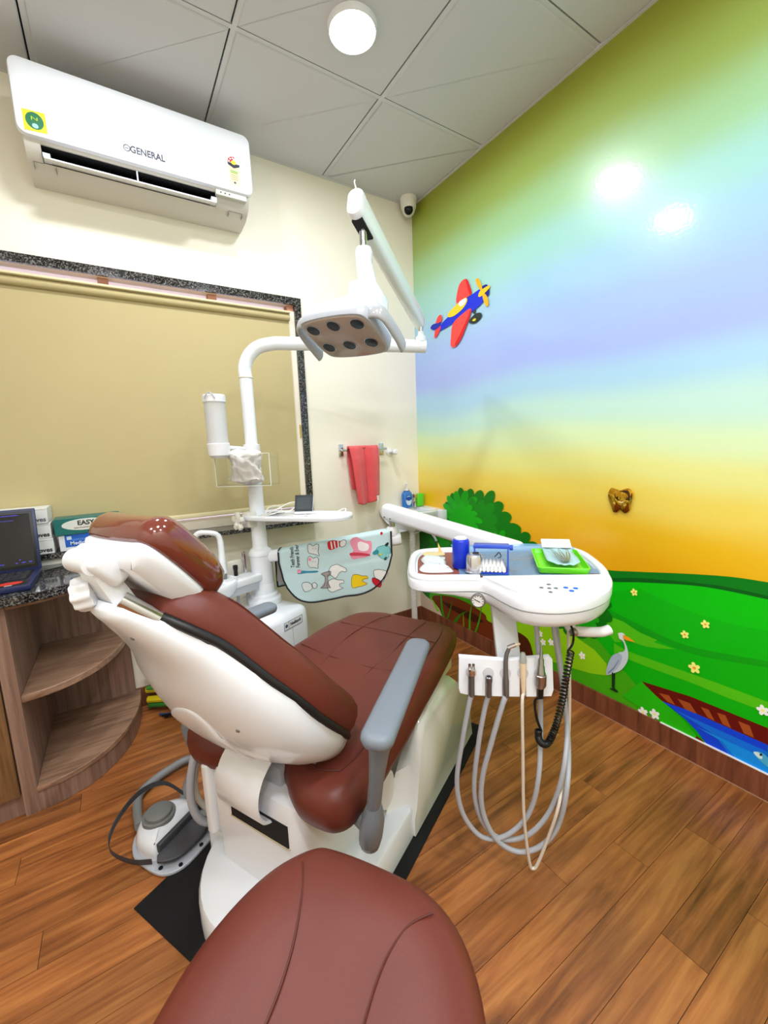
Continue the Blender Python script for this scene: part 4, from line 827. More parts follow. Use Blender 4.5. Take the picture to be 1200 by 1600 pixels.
# ---- foot control
fp = thing('foot_control', (-1.69, -.88, .004), 'white and grey dental foot control with dark treadle on the floor', 'foot pedal')
PD = Vector((-1.688, -.875, 0)); pang = math.radians(36); PX_ = Vector((math.cos(pang), math.sin(pang), 0)); PY_ = Vector((-PX_.y, PX_.x, 0))
PF = lambda p: PD+PX_*p[0]+PY_*p[1]+Vector((0, 0, .0048+p[2]))
po = ccw(sm2([(-.108, -.09), (-.07, -.128), (0, -.136), (.08, -.134), (.118, -.11), (.112, -.03), (.095, .05), (.05, .1), (0, .115), (-.05, .1), (-.095, .05), (-.11, -.02)], 4))
G().pad(po, [(0, 0), (0, .006), (.003, .009)], PF).obj('base_plate', LGREY, fp)
do = ccw(sm2([(-.09, -.03), (-.06, -.042), (0, -.045), (.06, -.04), (.088, -.02), (.085, .04), (.045, .088), (0, .1), (-.045, .088), (-.085, .04)], 4))
dm = G().pad(do, [(0, .009), (0, .035), (.01, .055), (.028, .066), (1.2, .07), (1.6, .072), (1.95, .072)], PF).obj('dome', WHITE2, fp, sharp=80)
G().lathe([(.048, .062), (.048, .078), (.044, .081), (.04, .08), (.039, .088), (.034, .092), (0, .092)], 32, fn=lambda p: PF((p[0]-.01, p[1]+.03, p[2]))).obj('button', MGREY, fp)
G().pad(ccw(sm2([(-.09, -.05), (-.08, -.1), (-.03, -.118), (.04, -.118), (.095, -.1), (.1, -.045)], 3)), [(.004, .026), (0, .03), (0, .037), (.003, .04)], lambda p: PF((p[0], p[1], p[2]+(p[1]+.05)*.12))).obj('treadle', DGREY, fp)
G().rbox(-.08, .09, -.052, -.036, .03, .06, .004, fn=PF).obj('treadle_hinge', DGREY, fp)
for a, b in ((-.07, -.118), (.1, -.115), (-.0, -.127), (-.098, -.07)): G().lathe([(.006, 0), (.006, .004)], 10, fn=lambda p, a=a, b=b: PF((a+p[0], b+p[1], .008+p[2]))).obj('screw', BLACK, fp)
hb_ = [PF((-.105, -.045, .03)), PF((-.135, .0, .045)), PF((-.145, .07, .07)), PF((-.1, .105, .10)), PF((0, .13, .11)), PF((.07, .1, .10)), PF((.1, .05, .05))]
g = G(); hp_ = crom(hb_, 5)
g.rings([[p+Vector((0, 0, dz))+PY_*dy for dz, dy in ((-.009, -.0015), (-.009, .0015), (.009, .0015), (.009, -.0015))] for p in hp_]); g.obj('carry_handle', DGREY, fp, sharp=60)
G().tube([PF((-.03, .1, .025)), (-1.775, -.72, .022), (-1.76, -.64, .02), (-1.67, -.58, .02), (-1.58, -.58, .02), CH((.24, .45, .02)), CH((.3, .3, .05))], .0145, 10, 6).obj('hose', HOSED, fp)

# ---- operator stool in the foreground
stl = thing('operator_stool', (-1.55, -1.81, 0), 'brown leather operator stool in the foreground', 'stool')
SA = math.atan2(_f.y, _f.x); SFv = Vector((math.cos(SA), math.sin(SA), 0)); SRv = Vector((SFv.y, -SFv.x, 0)); SO_ = Vector((-1.548, -1.806, .5))
ST = lambda p: SO_+SRv*p[0]+SFv*p[1]+Vector((0, 0, p[2]))
sto = ccw(sm2([(-.045, .213), (-.11, .172), (-.165, .095), (-.2, .01), (-.215, -.09), (-.19, -.18), (-.1, -.225), (.02, -.225), (.13, -.2), (.19, -.13), (.212, -.04), (.2, .05), (.155, .12), (.08, .168), (.0, .207)], 5))
def STF(p):
    x, y, h = p; d = .028*(x/.2)**2*max(0, .6-y*2) if h > -.02 else 0
    d2 = -.012*max(0, (y-.05)/.15)**2
    return ST((x, y, h+d*.4+d2-.006*math.exp(-((x-.02)/.05)**2)*0))
stc = G().pad(sto, [(.006, -.075), (.005, -.07), (.0, -.055), (-.003, -.03), (0, -.012), (.008, .0), (.022, .008), (.045, .012), (1.2, .014), (1.45, .012), (1.7, .010), (1.95, .010)], STF, True).obj('seat_cushion', LEATHER, stl, sharp=80)
def st_seam(pts, r=.0016, m=SEAM): 
    P = crom([Vector((a, b, 0)) for a, b in pts], 8)
    G().tube([STF((p.x, p.y, .0135-.010*max(0, (p.length-.16)/.05)**1.5)) for p in P], r, 6).obj('seam', m, stc)
st_seam([(-.055, .165), (-.045, .11), (-.045, .03), (-.062, -.05), (-.1, -.13), (-.13, -.18)])
st_seam([(.16, .07), (.12, .052), (.085, .01), (.06, -.05), (.04, -.12), (.03, -.2)])
G().lathe([(.09, -.078), (.09, -.07), (.03, -.1), (.025, -.42), (.03, -.44)], 20, ST((0, 0, 0))).obj('gas_lift', BLACK, stl)
for k in range(5):
    a = k*2*math.pi/5+.5; dv = Vector((math.cos(a), math.sin(a), 0))
    o = Vector((SO_.x, SO_.y, 0))
    lg_ = G().tube([o+Vector((0, 0, .08)), o+dv*.1+Vector((0, 0, .075)), o+dv*.2+Vector((0, 0, .055))], [.018, .015, .012], 8).obj('leg', CHROME, stl)
    cw = o+dv*.2+Vector((0, 0, .024)); sd = Vector((-dv.y, dv.x, 0))
    G().rod(cw-sd*.012, cw+sd*.012, .024, n=16).rod(cw+Vector((0, 0, .01)), cw+Vector((0, 0, .036)), .008).obj('castor', BLACK, lg_)

# ================================================================== wash unit with pole
P3 = Vector((-1.18, -.33, 0))
wu = thing('cuspidor_unit', CH((.76, .66, .0)), 'white cuspidor unit with tall pole beside the dental chair', 'cuspidor unit')
G().pad(ccw(rrect(.42, .40, .05, 6, .76, .67)), [(.02, .0), (0, .02), (0, .40), (.004, .47), (.012, .49), (.03, .5), (1.5, .505), (1.9, .506)], CH).obj('cabinet', WHITE2, wu, sharp=60)
NL = frame(CH((.845, .4695, .452)), CU, (0, 0, 1), -CV)
nm = G().box(-.058, .058, -.018, .018, 0, .001, fn=NL).obj('name_plate', flat((232, 234, 236)), wu)
g = G()
for a in ((-.058, .058, .0165, .018), (-.058, .058, -.018, -.0165), (-.058, -.0565, -.018, .018), (.0565, .058, -.018, .018), (-.03, -.0285, -.018, .018)): g.box(a[0], a[1], a[2], a[3], .001, .0016, fn=NL)
g.obj('plate_border', flat((30, 34, 66)), nm)
text('lettering', 'Neelkanth', .021, flat((26, 30, 62)), lambda p: NL((.014+p[0]*.8, p[1], .001+p[2])), nm, bold=.0006)
G().pad(ccw(ell(.008, .008, 14, -.044, 0)), [(0, .001), (0, .0016)], NL).obj('emblem', flat((70, 74, 110)), nm)
G().box(.838, .8395, .4685, .4695, .05, .43, fn=CH).obj('panel_joint', flat((190, 190, 188)), wu)
pole = G().lathe([(.078, .503), (.08, .515), (.078, .53), (.066, .538), (.064, .55), (.054, .556), (.052, .60), (.0505, .601), (.0505, .735), (.054, .738), (.054, .752), (.046, .765), (.036, .772), (.034, .78), (.033, 1.0), (.031, 1.21)], 32, P3).obj('lower_pole', WHITE2, wu, sharp=45)
up_d = Vector((.9, -.436, 0)); AE = Vector((-.473, -.672, 1.655))
G().tube([P3+Vector((0, 0, 1.2)), P3+Vector((0, 0, 1.535))], .0275, 24).obj('upper_pole', WHITE2, wu)
G().lathe([(.029, 0), (.0365, .001), (.0365, .055), (.0365, .078), (.033, .08)], 28, P3+Vector((0, 0, 1.165))).obj('pole_collar', WHITE, wu)
# spittoon bowl, water spout, suction rack
SPC = [(-1.406,-0.384,0.676)][0]; spc = Vector((SPC[0], SPC[1], .63))
sb = thing('spittoon', spc, 'white spittoon bowl with curved water spout behind the headrest', 'spittoon')
G().lathe([(.03, -.06), (.05, -.05), (.085, -.02), (.098, .01), (.1, .03), (.096, .036), (.088, .03), (.075, .01), (.04, -.02), (.005, -.03)], 32, spc).obj('bowl', WHITE2, sb, sharp=60)
G().lathe([(.07, -.13), (.066, -.1), (.05, -.06), (.03, -.045)], 28, spc).obj('pedestal', WHITE2, sb)
f0 = Vector([(-1.358,-0.359,0.719)][0]); f1 = Vector([(-1.354,-0.344,0.816)][0]); f2 = Vector([(-1.385,-0.338,0.869)][0]); f3 = Vector([(-1.43,-0.31,0.871)][0]); f4 = Vector([(-1.453,-0.299,0.852)][0])
G().tube([f0+Vector((.0, .0, -.03)), f0, f1, (f1+f2)/2+Vector((.008, 0, .012)), f2, f3, f4], [.017, .015, .0135, .012, .011, .011, .012, .012], 12, 5).obj('water_spout', WHITE2, sb)
rk = thing('suction_rack', [(-1.302,-0.416,0.663)][0], 'white suction hose rack beside the pole', 'instrument rack')
ra, rb = Vector([(-1.365,-0.415,0.647)][0]), Vector([(-1.221,-0.365,0.633)][0]); rb.z = ra.z; rd = (rb-ra).normalized(); rs_ = Vector((-rd.y, rd.x, 0)); rl = (rb-ra).length
RK = frame(ra, rd, rs_, (0, 0, 1))
G().rbox(-.005, rl+.02, -.025, .07, -.022, .012, .008, 3, fn=RK).obj('tray', WHITE2, rk)
G().rbox(.01, rl, .0, .055, .012, .0135, .0006, 1, fn=RK).obj('tray_well', flat((222, 226, 230), .3), rk)
G().box(.0, rl, -.02, -.012, -.055, -.022, fn=RK).obj('front_skirt', LGREY, rk)
for k, (a, m, h, nm_) in enumerate(((.03, MGREY, .045, 'grey suction tip'), (.085, BLACK, .05, 'black suction tip'), (.135, CHROME, .1, 'chrome saliva ejector'))):
    t = thing('suction_handpiece', RK((a, .05, .013)), nm_+' standing in the rack beside the pole', 'suction tip', 'suction handpieces in the rack')
    G().lathe([(.008, -.08), (.0085, 0), (.009, h*.5), (.011, h*.7), (.011, h*.95), (.005, h)], 14, fn=lambda p, a=a: RK((a+p[0], .05+p[1], .013+p[2]))).obj('tip', m, t)
    G().tube([RK((a, .05, -.07)), RK((a, .05, -.16)), RK((a+.02, .09, -.2))], .007, 8, 4).obj('hose', HOSE, t)
G().rbox(.045, .16, .075, .1, .0, .075, .006, fn=RK).obj('rear_box', OFFW, rk)
# bracket with two hose clips on the pole
hc = thing('hose_bracket', [(-1.239,-0.362,0.913)][0], 'white plastic hose bracket with clips clamped to the pole', 'bracket')
HB = frame(P3+Vector((0, 0, .91)), (-.84, -.3, 0), (.3, -.84, 0), (0, 0, 1))
G().rbox(.02, .075, -.03, .03, -.035, .035, .01, 3, fn=HB).obj('block', OFFW, hc)
for dz in (-.0,): G().rod(HB((.07, 0, 0)), HB((.12, 0, 0)), .017, n=16).obj('spigot', WHITE, hc)
for k in range(5):
    a = k*2*math.pi/5; G().rbox(.105, .125, -.011, .011, .014, .042, .004, fn=lambda p, a=a: HB((p[0], p[1]*math.cos(a)-p[2]*math.sin(a), p[1]*math.sin(a)+p[2]*math.cos(a)))).obj('clip_lobe', OFFW, hc)
# cup dispenser on the pole
cdp = Vector([(-1.331,-0.383,1.201)][0]); cdp = Vector((cdp.x, cdp.y, 1.19))
cd = thing('cup_dispenser', cdp, 'clear tube paper cup dispenser clamped to the pole', 'cup dispenser')
G().lathe([(.030, .0), (.043, .012), (.046, .06), (.044, .062)], 28, cdp).obj('holder_cup', WHITE, cd)
g = G(); g.rings([[(cdp.x+r*math.cos(t), cdp.y+r*math.sin(t), cdp.z+z) for t in [2*math.pi*k/28 for k in range(28)]] for r, z in ((.0425, .055), (.0425, .235), (.0405, .235), (.0405, .055))], cap0=False, cap1=False); g.obj('tube', FROST, cd)
G().lathe([(.0435, .228), (.0455, .23), (.0455, .255), (.042, .259), (0, .26)], 28, cdp).obj('cap', WHITE, cd)
tv = Vector((-.53, -.85, 0)).normalized(); tw_ = Vector((-tv.y, tv.x, 0))
G().tube([cdp+tv*.045+tw_*.022+Vector((0, 0, .24)), cdp+tv*.048+tw_*.012+Vector((0, 0, .257)), cdp+tv*.048+Vector((0, 0, .264)), cdp+tv*.048-tw_*.012+Vector((0, 0, .257)), cdp+tv*.045-tw_*.022+Vector((0, 0, .24))], .0025, 6, 4).obj('cap_crest', LGREY, cd)
G().tube([cdp+Vector((.03, .01, .045)), P3+Vector((-.02, 0, 1.225))], .009, 10).obj('arm', WHITE, cd)
for k in range(6):
    o = G().lathe([(.026, 0), (.036, .07), (.037, .072), (.035, .07), (.025, .003), (0, .003)], 24, cdp+Vector((0, 0, .064+k*.011))).obj('paper_cup', mat('paper_white', (240, 236, 232), .6)); tag(o, 'white paper cup nested in the clear dispenser tube', 'paper cup', 'paper cups in the dispenser')
# clear glove tray in front of the pole
GT = frame(P3+Vector((-.716, -.698, 0))*.085+Vector((0, 0, 1.08)), (.716*.95+.1, -.6, 0), (0, 0, 1), (-.66, -.75, 0))
gx = Vector((.76, -.65, 0)); gn_ = Vector((-.65, -.76, 0)); GT = frame(P3+gn_*.04+gx*.022+Vector((0, 0, 1.07)), gx, (0, 0, 1), gn_)
at_ = thing('acrylic_tray', GT((0, 0, .04)), 'clear acrylic box holding white gloves on the pole', 'acrylic box')
for nme, b in (('front_panel', (-.13, .115, 0, .135, .092, .095)), ('back_panel', (-.13, .115, 0, .135, 0, .003)), ('bottom_panel', (-.13, .115, 0, .003, .003, .092)), ('side_panel', (-.13, -.127, .003, .135, .003, .092)), ('side_panel', (.112, .115, .003, .135, .003, .092))): G().box(*b, fn=GT).obj(nme, CLEAR, at_)
rim = mat('acrylic_edge', (226, 228, 214), .2); g = G()
for b in ((-.13, .115, .1335, .136, .0915, .0955), (-.13, .115, -.001, .0015, .0915, .0955), (.1125, .1155, 0, .135, .0915, .0955), (-.1305, -.1275, 0, .135, .0915, .0955)): g.box(*b, fn=GT)
g.obj('edges', rim, at_)
rnd = random.Random(4)
g = G(); rows = []
from mathutils import noise
for j in range(34):
    t = j/33; z = .005+.145*t; w = .074+.01*math.sin(t*7+1); dp = .036; row = []
    for k in range(64):
        a = 2*math.pi*k/64; nv = noise.fractal(Vector((math.cos(a)*1.6, t*3.4, math.sin(a)*1.6)), .8, 2.0, 4); rg = abs(noise.noise(Vector((math.cos(a)*2.4+5, t*4.5, math.sin(a)*2.4))))
        q = 1+.16*nv-.30*rg; end = min(1, 6*min(t, 1-t)+.35); row.append((-.012+w*q*end*math.cos(a), z+.01*nv, .0475+dp*q*end*math.sin(a)))
    rows.append(row)
g.rings(rows, fn=GT); o = g.obj('glove_bundle', mat('white_glove', (236, 230, 226), .55, bump=.5, bscale=45), sharp=80); tag(o, 'crumpled white gloves stuffed in the clear acrylic box', 'gloves')

# ================================================================== operating light on the pole
ol = thing('operating_light', AE, 'white six-lens dental operating light on a sprung arm', 'dental lamp')
ap_ = [P3+Vector((0, 0, 1.535)), P3+Vector((0, 0, 1.56))]
ht = [P3+Vector((0, 0, 1.535)), P3+Vector((0, 0, 1.575)), P3+up_d*.02+Vector((0, 0, 1.622)), P3+up_d*.06+Vector((0, 0, 1.658)), P3+up_d*.12+Vector((0, 0, 1.673)), P3+up_d*.2+Vector((0, 0, 1.674)), AE+up_d*-.1+Vector((0, 0, .004)), AE+up_d*.02]
G().tube(crom(ht, 6), .0283, 24).obj('support_arm', WHITE2, ol)
G().lathe([(.0285, 0), (.0305, .002), (.0305, .006), (.0285, .008)], 24, P3+Vector((0, 0, 1.53))).obj('joint_ring', OFFW, ol)
G().lathe([(.024, .02), (.024, .04), (.014, .05), (.012, .065)], 20, AE-up_d*.0).obj('elbow', WHITE2, ol)
S0, S1 = Vector([(-0.494,-0.661,1.769)][0]), Vector([(-0.997,-1.042,1.945)][0])
S0 = Vector((AE.x-.005, AE.y+.005, S0.z)); sa = (S1-S0).normalized(); ssd = Vector((sa.y, -sa.x, 0)).normalized(); sup = ssd.cross(sa); sl = (S1-S0).length
G().rod(AE+Vector((0, 0, .03)), AE+Vector((0, 0, .085)), .012).obj('elbow_pin', CHROME, ol)
SP = frame(S0, sa, ssd, sup)
stad = [(.0255*math.cos(t), (.02 if math.sin(t) > 0 else -.02)+.0225*math.sin(t)) for t in [2*math.pi*k/24 for k in range(24)]]
G().rings([[(x, a*sc_, b*sc_) for a, b in stad] for x, sc_ in ((-.03, .6), (-.02, .8), (.0, .86), (.05, .9), (sl*.5, .95), (sl-.02, 1), (sl-.012, 1))], fn=SP).obj('sprung_arm', mat('pale_green_white', (232, 240, 236), .25, coat=.3), ol, sharp=45)
G().rings([[(x, a*sc_, b*sc_) for a, b in stad] for x, sc_ in ((sl-.012, 1.03), (sl+.004, 1.03), (sl+.01, .96))], fn=SP).obj('end_cap', WHITE, ol, sharp=45)
G().box(sl-.1, sl-.014, -.018, .018, -.0445, -.038, fn=SP).obj('arm_slot', DARK, ol)
for a in (sl-.075, ): G().lathe([(.005, 0), (.005, .004)], 10, fn=lambda p, a=a: SP((a+p[0], .0265+p[2], .004+p[1]))).obj('screw', MGREY, ol)
G().tube([SP((sl, 0, .04)), SP((sl+.012, .004, .06)), SP((sl+.005, .006, .075))], [.003, .002, .0008], 6).obj('wire_end', OFFW, ol)
# head
hc_ = Vector((-1.1015, -1.125, 1.527)); he1 = Vector((.454, -.889, -.052)).normalized(); he2 = Vector((-.8, -.433, .416)); he2 = (he2-he1*he2.dot(he1)).normalized(); hn = he1.cross(he2)
if hn.z < 0: hn = -hn      # points up, away from the lit face
HW, HH = .222, .172
LF = frame(hc_, he1, he2, hn)
hs = lambda k: ccw(sm2([(a*HW/2*k, b*HH/2*k) for a, b in ((-.78, -.95), (-.3, -1.03), (.3, -1.03), (.78, -.95), (.95, -.76), (1.01, -.3), (1.01, .3), (.95, .76), (.78, .95), (.3, 1.03), (-.3, 1.03), (-.78, .95), (-.95, .76), (-1.01, .3), (-1.01, -.3), (-.95, -.76))], 3))
hd = G().pad(hs(1.06), [(.012, .0), (.003, .001), (0, .008), (0, .03), (.004, .034)], LF).obj('head_rim', LGREY, ol, sharp=60)
G().pad(hs(.98), [(.004, -.003), (.0, .001), (.0, .01)], LF).obj('face_plate', FACE, hd, sharp=60)
def LFC(p): # the cover leans and rises toward its rear housing
    k = max(0, p[2]-.04); return LF((p[0]+.35*k, p[1], p[2]+k*(.35+3.0*p[0])))
G().pad(hs(1.05), [(.002, .033), (.002, .044), (.008, .054), (.022, .066), (.034, .074), (1.12, .08), (1.25, .09), (1.45, .098), (1.75, .102)], LFC).obj('head_cover', WHITE2, ol, sharp=60)
G().rbox(.02, .106, -.05, .058, .045, .15, .016, 3, fn=lambda p: LF((p[0]-(p[2]-.045)*.15, p[1], p[2]))).obj('rear_housing', WHITE2, ol)
G().pad(ccw(rrect(.05, .07, .015, 5, -.01, .0)), [(0, .09), (0, .103), (.004, .107)], LFC).obj('cover_inset', LGREY, ol)
for a in (-.0755, 0, .0755):
    for b in (.052, -.028):
        bb_ = b+(.006 if a == 0 and b > 0 else 0)
        le = G().pad(ell(.0215, .0215, 24, a, bb_), [(0, -.001), (0, -.0045), (.002, -.005)], LF).obj('lens_ring', STEEL, hd)
        ln = G().pad(ell(.0198, .0198, 24, a, bb_), [(0, -.004), (.001, -.0058), (1.5, -.0068), (1.95, -.007)], LF).obj('lens', LEDB, le)
for s in (-1, 1):
    path = [(s*.1, .055, .02), (s*.122, .058, .024), (s*.142, .046, .024), (s*.150, .015, .02), (s*.152, -.04, .014), (s*.15, -.085, .008)]
    pp = crom([Vector(p) for p in path], 5); g = G(); rs = []
    for i, p in enumerate(pp):
        t = (pp[min(i+1, len(pp)-1)]-pp[max(i-1, 0)]).normalized(); q = Vector((-t.y, t.x, 0)).normalized(); k = .55 if i in (0, len(pp)-1) else 1
        rs.append([LF(p+q*(.0085*k*math.cos(a))+Vector((0, 0, .02*k*math.sin(a)))) for a in [2*math.pi*j/14 for j in range(14)]])
    g.rings(rs); g.obj('side_handle', mat('light_grey_handle', (172, 175, 180), .25, coat=.3), ol, sharp=60)
yk = SP((sl-.055, 0, -.03)); ye = Vector((yk.x, yk.y, LF((.03, 0, .1)).z)); tgt = LF((.045, .0, .14))
G().rod(yk, Vector((yk.x, yk.y, yk.z-.07)), .0125, .0125, 16).obj('chrome_stem', CHROME, ol)
ys_ = Vector((yk.x, yk.y, yk.z-.065))
G().tube([ys_, ys_+Vector((0, 0, -.012)), ys_+Vector((0, 0, -.05)), tgt.lerp(ys_, .35), tgt], [.024, .0275, .0265, .027, .03], 20).obj('yoke', WHITE2, ol, sharp=45)

# ================================================================== delivery arm and table
TE1 = Vector((.78850231, -.6150318, 0)); TE2 = Vector((.6150318, .78850231, 0)); TT = Vector((-1.0, -1.318, 0))
def TB(p): return TT+TE1*p[0]+TE2*p[1]+Vector((0, 0, p[2]))
du = thing('delivery_unit', TB((.24, .1, .56)), 'white dental delivery table on a swing arm, with instrument holder', 'delivery unit')
def beam(a, b, w, h, r0=0, ext=.03):
    a, b = Vector(a), Vector(b); d = (b-a).normalized(); s = Vector((d.y, -d.x, 0)).normalized(); u = s.cross(d)
    f = frame(a, d, s, u); L = (b-a).length
    sec = rrect(w, h, min(w, h)*.36, 5)
    return G().rings([[(x, p*k, q*k) for p, q in sec] for x, k in ((-ext, .86), (-ext+.006, .96), (-ext+.014, 1), (L+ext-.014, 1), (L+ext-.006, .96), (L+ext, .86))], fn=f)
E2 = Vector([(-0.648,-0.665,0.768)][0]); LZ = .785
G_d = Vector((E2.x-P3.x, E2.y-P3.y, 0)).normalized()
lo_a, lo_b = Vector((P3.x, P3.y, .73))+G_d*.06, Vector((E2.x, E2.y, LZ))
beam(lo_a, lo_b, .06, .055).obj('lower_arm', WHITE2, du)
pv = lo_b-G_d*.01
G().lathe([(.03, .02), (.03, .05), (.022, .06)], 20, pv).obj('shoulder_hub', WHITE, du)
G().rod(pv+Vector((0, 0, .055)), pv+Vector((0, 0, .1)), .013).obj('shoulder_pin', CHROME, du)
ub0 = Vector((pv.x, pv.y, LZ+.125)); ub1 = Vector([(-0.499,-1.216,0.817)][0])
ubm = beam(ub0, ub1, .062, .074, ext=.04).obj('upper_arm', WHITE2, du)
_d = (ub1-ub0).normalized(); _s = Vector((_d.y, -_d.x, 0)).normalized(); _uu = _s.cross(_d); UBF = frame(ub0, _d, _s, _uu)
for x in (-.015, .02): G().lathe([(.004, 0), (.004, .003)], 8, fn=lambda p, x=x: UBF((x+p[0], .031+p[2], -.02+p[1]))).obj('screw', MGREY, ubm)
G().tube([ub1, TB((.3, .33, .77)), TB((.27, .25, .735)), TB((.24, .16, .725))], .02, 12, 4).obj('swivel_link', WHITE, du)
# table body
tout = [(-.039, .13), (-.034, .22), (-.02, .285), (.03, .318), (.12, .328), (.3, .332), (.45, .33), (.525, .31), (.553, .25), (.555, .16), (.545, .06), (.52, -.03), (.48, -.1), (.42, -.155), (.36, -.18), (.3, -.183), (.247, -.16), (.216, -.11), (.192, -.058), (.165, -.03), (.1, -.028), (.02, -.028), (-.02, -.005), (-.035, .05)]
tout = ccw(sm2(tout, 4)); TZ = .83
def zb(a, b): return lerp_tab(a, [(-.05, .802), (.02, .798), (.09, .785), (.16, .766), (.22, .757), (.6, .756)])
def TBZ(p):
    a, b, h = p
    if h >= 0: return TB((a, b, h))
    z0 = .799; return TB((a, b, z0+(zb(a, b)-z0)*(-h)))
tbl = G().pad(tout, [(.05, -1.0), (.026, -.97), (.012, -.85), (.004, -.5), (.003, -.04), (.009, .7985), (.009, .8005), (.0, .8025), (-.0005, .826), (.002, .8295), (.006, .831)], TBZ).obj('table_body', WHITE2, du, sharp=50)
lip = sm2([(.17, -.014), (.1, -.012), (.025, -.012), (-.012, .012), (-.023, .07), (-.024, .2), (-.008, .275), (.04, .301), (.12, .311), (.3, .314), (.45, .312), (.51, .295), (.535, .245), (.537, .16), (.528, .06), (.512, .0)], 4, False)
G().tube([TB((a, b, .834)) for a, b in lip], .0125, 10).obj('table_rim', WHITE2, tbl)
fpan = ccw(sm2([(.178, -.012), (.21, -.07), (.232, -.115), (.262, -.15), (.305, -.167), (.36, -.163), (.415, -.138), (.465, -.09), (.5, -.03), (.508, -.002)], 4, False)+[(.34, -.004)])
G().pad(fpan, [(0, .8305), (0, .841)], TB).obj('control_panel', WHITE2, tbl, sharp=30)
cpo = bpy.data.objects['control_panel']
BG, BBl = flat((118, 118, 122)), flat((28, 96, 196))
def tb_xy(l): return [((Vector((x, y, 0))-TT).dot(TE1), (Vector((x, y, 0))-TT).dot(TE2)) for x, y in l]
for k, (a, b) in enumerate(tb_xy([(-0.823,-1.598),(-0.788,-1.594),(-0.812,-1.613),(-0.799,-1.623),(-0.833,-1.632)])): 
    q_ = G().lathe([(.0055, .841), (.0055, .8425), (.004, .843)], 14, fn=lambda p: TB((a+p[0], b+p[1], p[2]))).obj('button', BG, cpo)
    G().lathe([(.0022, .843), (.0022, .8435)], 8, fn=lambda p: TB((a+p[0], b+p[1], p[2]))).obj('button_mark', flat((60, 60, 64)), q_)
for k, (a, b) in enumerate(tb_xy([(-0.776,-1.635),(-0.762,-1.653),(-0.786,-1.658)])):
    G().lathe([(.0062, .841), (.0062, .8425), (.005, .843)], 14, fn=lambda p: TB((a+p[0], b+p[1], p[2]))).obj('button', BBl, cpo)
(a, b), = tb_xy([(-0.851,-1.563)]); g = G(); g.rings([[TB((a+.028*s*math.cos(t), b+.010*s*math.sin(t), .8414)) for t in [2*math.pi*k/30 for k in range(30)]] for s in (1, .95)], cap0=False, cap1=False); g.obj('oval_outline', flat((186, 188, 192)), cpo)
text('lettering', 'Neelkanth', .009, flat((186, 188, 192)), lambda p: TB((a+p[0], b+p[1], .841+p[2])), cpo, depth=.0003)
# gauge on the front
GA = frame(TB((.163, -.032, .777)), TE1*.96-TE2*.28, (0, 0, 1), -TE2*.96-TE1*.28)
ga = G().lathe([(.0205, -.012), (.0205, .004), (.019, .006), (.0165, .006), (.0165, .004)], 28, fn=GA).obj('pressure_gauge', STEEL, tbl)
G().lathe([(.0165, .0035), (.0165, .0048)], 28, fn=GA).obj('dial', flat((232, 232, 230)), ga)
g = G().box(-.011, .007, -.0011, .0011, .005, .0056, fn=lambda p: GA((p[0]*.92+p[1]*.4, p[1]*.92-p[0]*.4, p[2]))); g.obj('needle', INKB, ga)
for k in range(9):
    t = math.radians(-30+240*k/8); G().box(-.0022, .0022, -.0006, .0006, .005, .0054, fn=lambda p, t=t: GA((.0135*math.cos(t)+p[0]*math.cos(t)-p[1]*math.sin(t), .0135*math.sin(t)+p[0]*math.sin(t)+p[1]*math.cos(t), p[2]))).obj('dial_mark', INKB, ga)
# post, holder, grab handle, knobs below
G().rbox(.208, .275, .03, .065, .575, .75, .006, fn=lambda p: TB((p[0]+(.75-p[2])*.04, p[1]-(.75-p[2])*.5, p[2]))).obj('holder_post', WHITE2, du)
SL = [.134, .179, .2235, .2685, .312]
no = [(.103, .645), (.1, .56), (.104, .546)]
for a in SL: no += [(a-.008, .543), (a-.007, .598), (a+.007, .598), (a+.008, .543)]
no += [(.343, .543), (.349, .56), (.347, .64), (.34, .648), (.225, .640)]
HBv = -.098
def HOLD(p): return TB((p[0], HBv-p[2]+.10*(p[0]-.225)**2*4+(p[1]-.6)*.12, p[1]))
hol = G().pad(ccw(no), [(0, 0), (0, .014), (.001, .016)], HOLD).obj('instrument_holder', WHITE2, du, sharp=30)
for k, a in enumerate(SL):
    g = G(); g.rings([[HOLD((a+r*math.cos(t), .606+r*math.sin(t), h)) for t in [2*math.pi*j/20 for j in range(20)]] for r, h in ((.0145, .0162), (.0145, .0175), (.009, .0178))]); g.obj('socket_ring', flat((206, 206, 210), .3), hol)
hx = [TB((.395, -.045, .745)), TB((.398, -.052, .725)), TB((.408, -.06, .706)), TB((.43, -.065, .702)), TB((.48, -.065, .701)), TB((.505, -.06, .706))]
G().tube(crom(hx, 4), .0135, 14).obj('grab_handle', WHITE, du)
G().lathe([(.0, .02), (.008, .019), (.0105, .013), (.0105, .0)], 16, fn=lambda p: TB((.408+p[0], -.066-p[2], .705+p[1]))).obj('handle_screw', STEEL, du)
G().lathe([(.016, .0), (.018, -.012), (.012, -.022)], 16, TB((.372, -.04, .747))).obj('lower_knob', WHITE, du); G().lathe([(.007, .0), (.007, -.024), (.005, -.028)], 12, TB((.3, -.05, .747))).obj('lower_knob', WHITE, du)
G().tube([TB((.31, .0, .745)), TB((.33, -.03, .735)), TB((.36, -.03, .732)), TB((.4, .02, .725))], .004, 6, 4).obj('black_lead', BLACK, du)
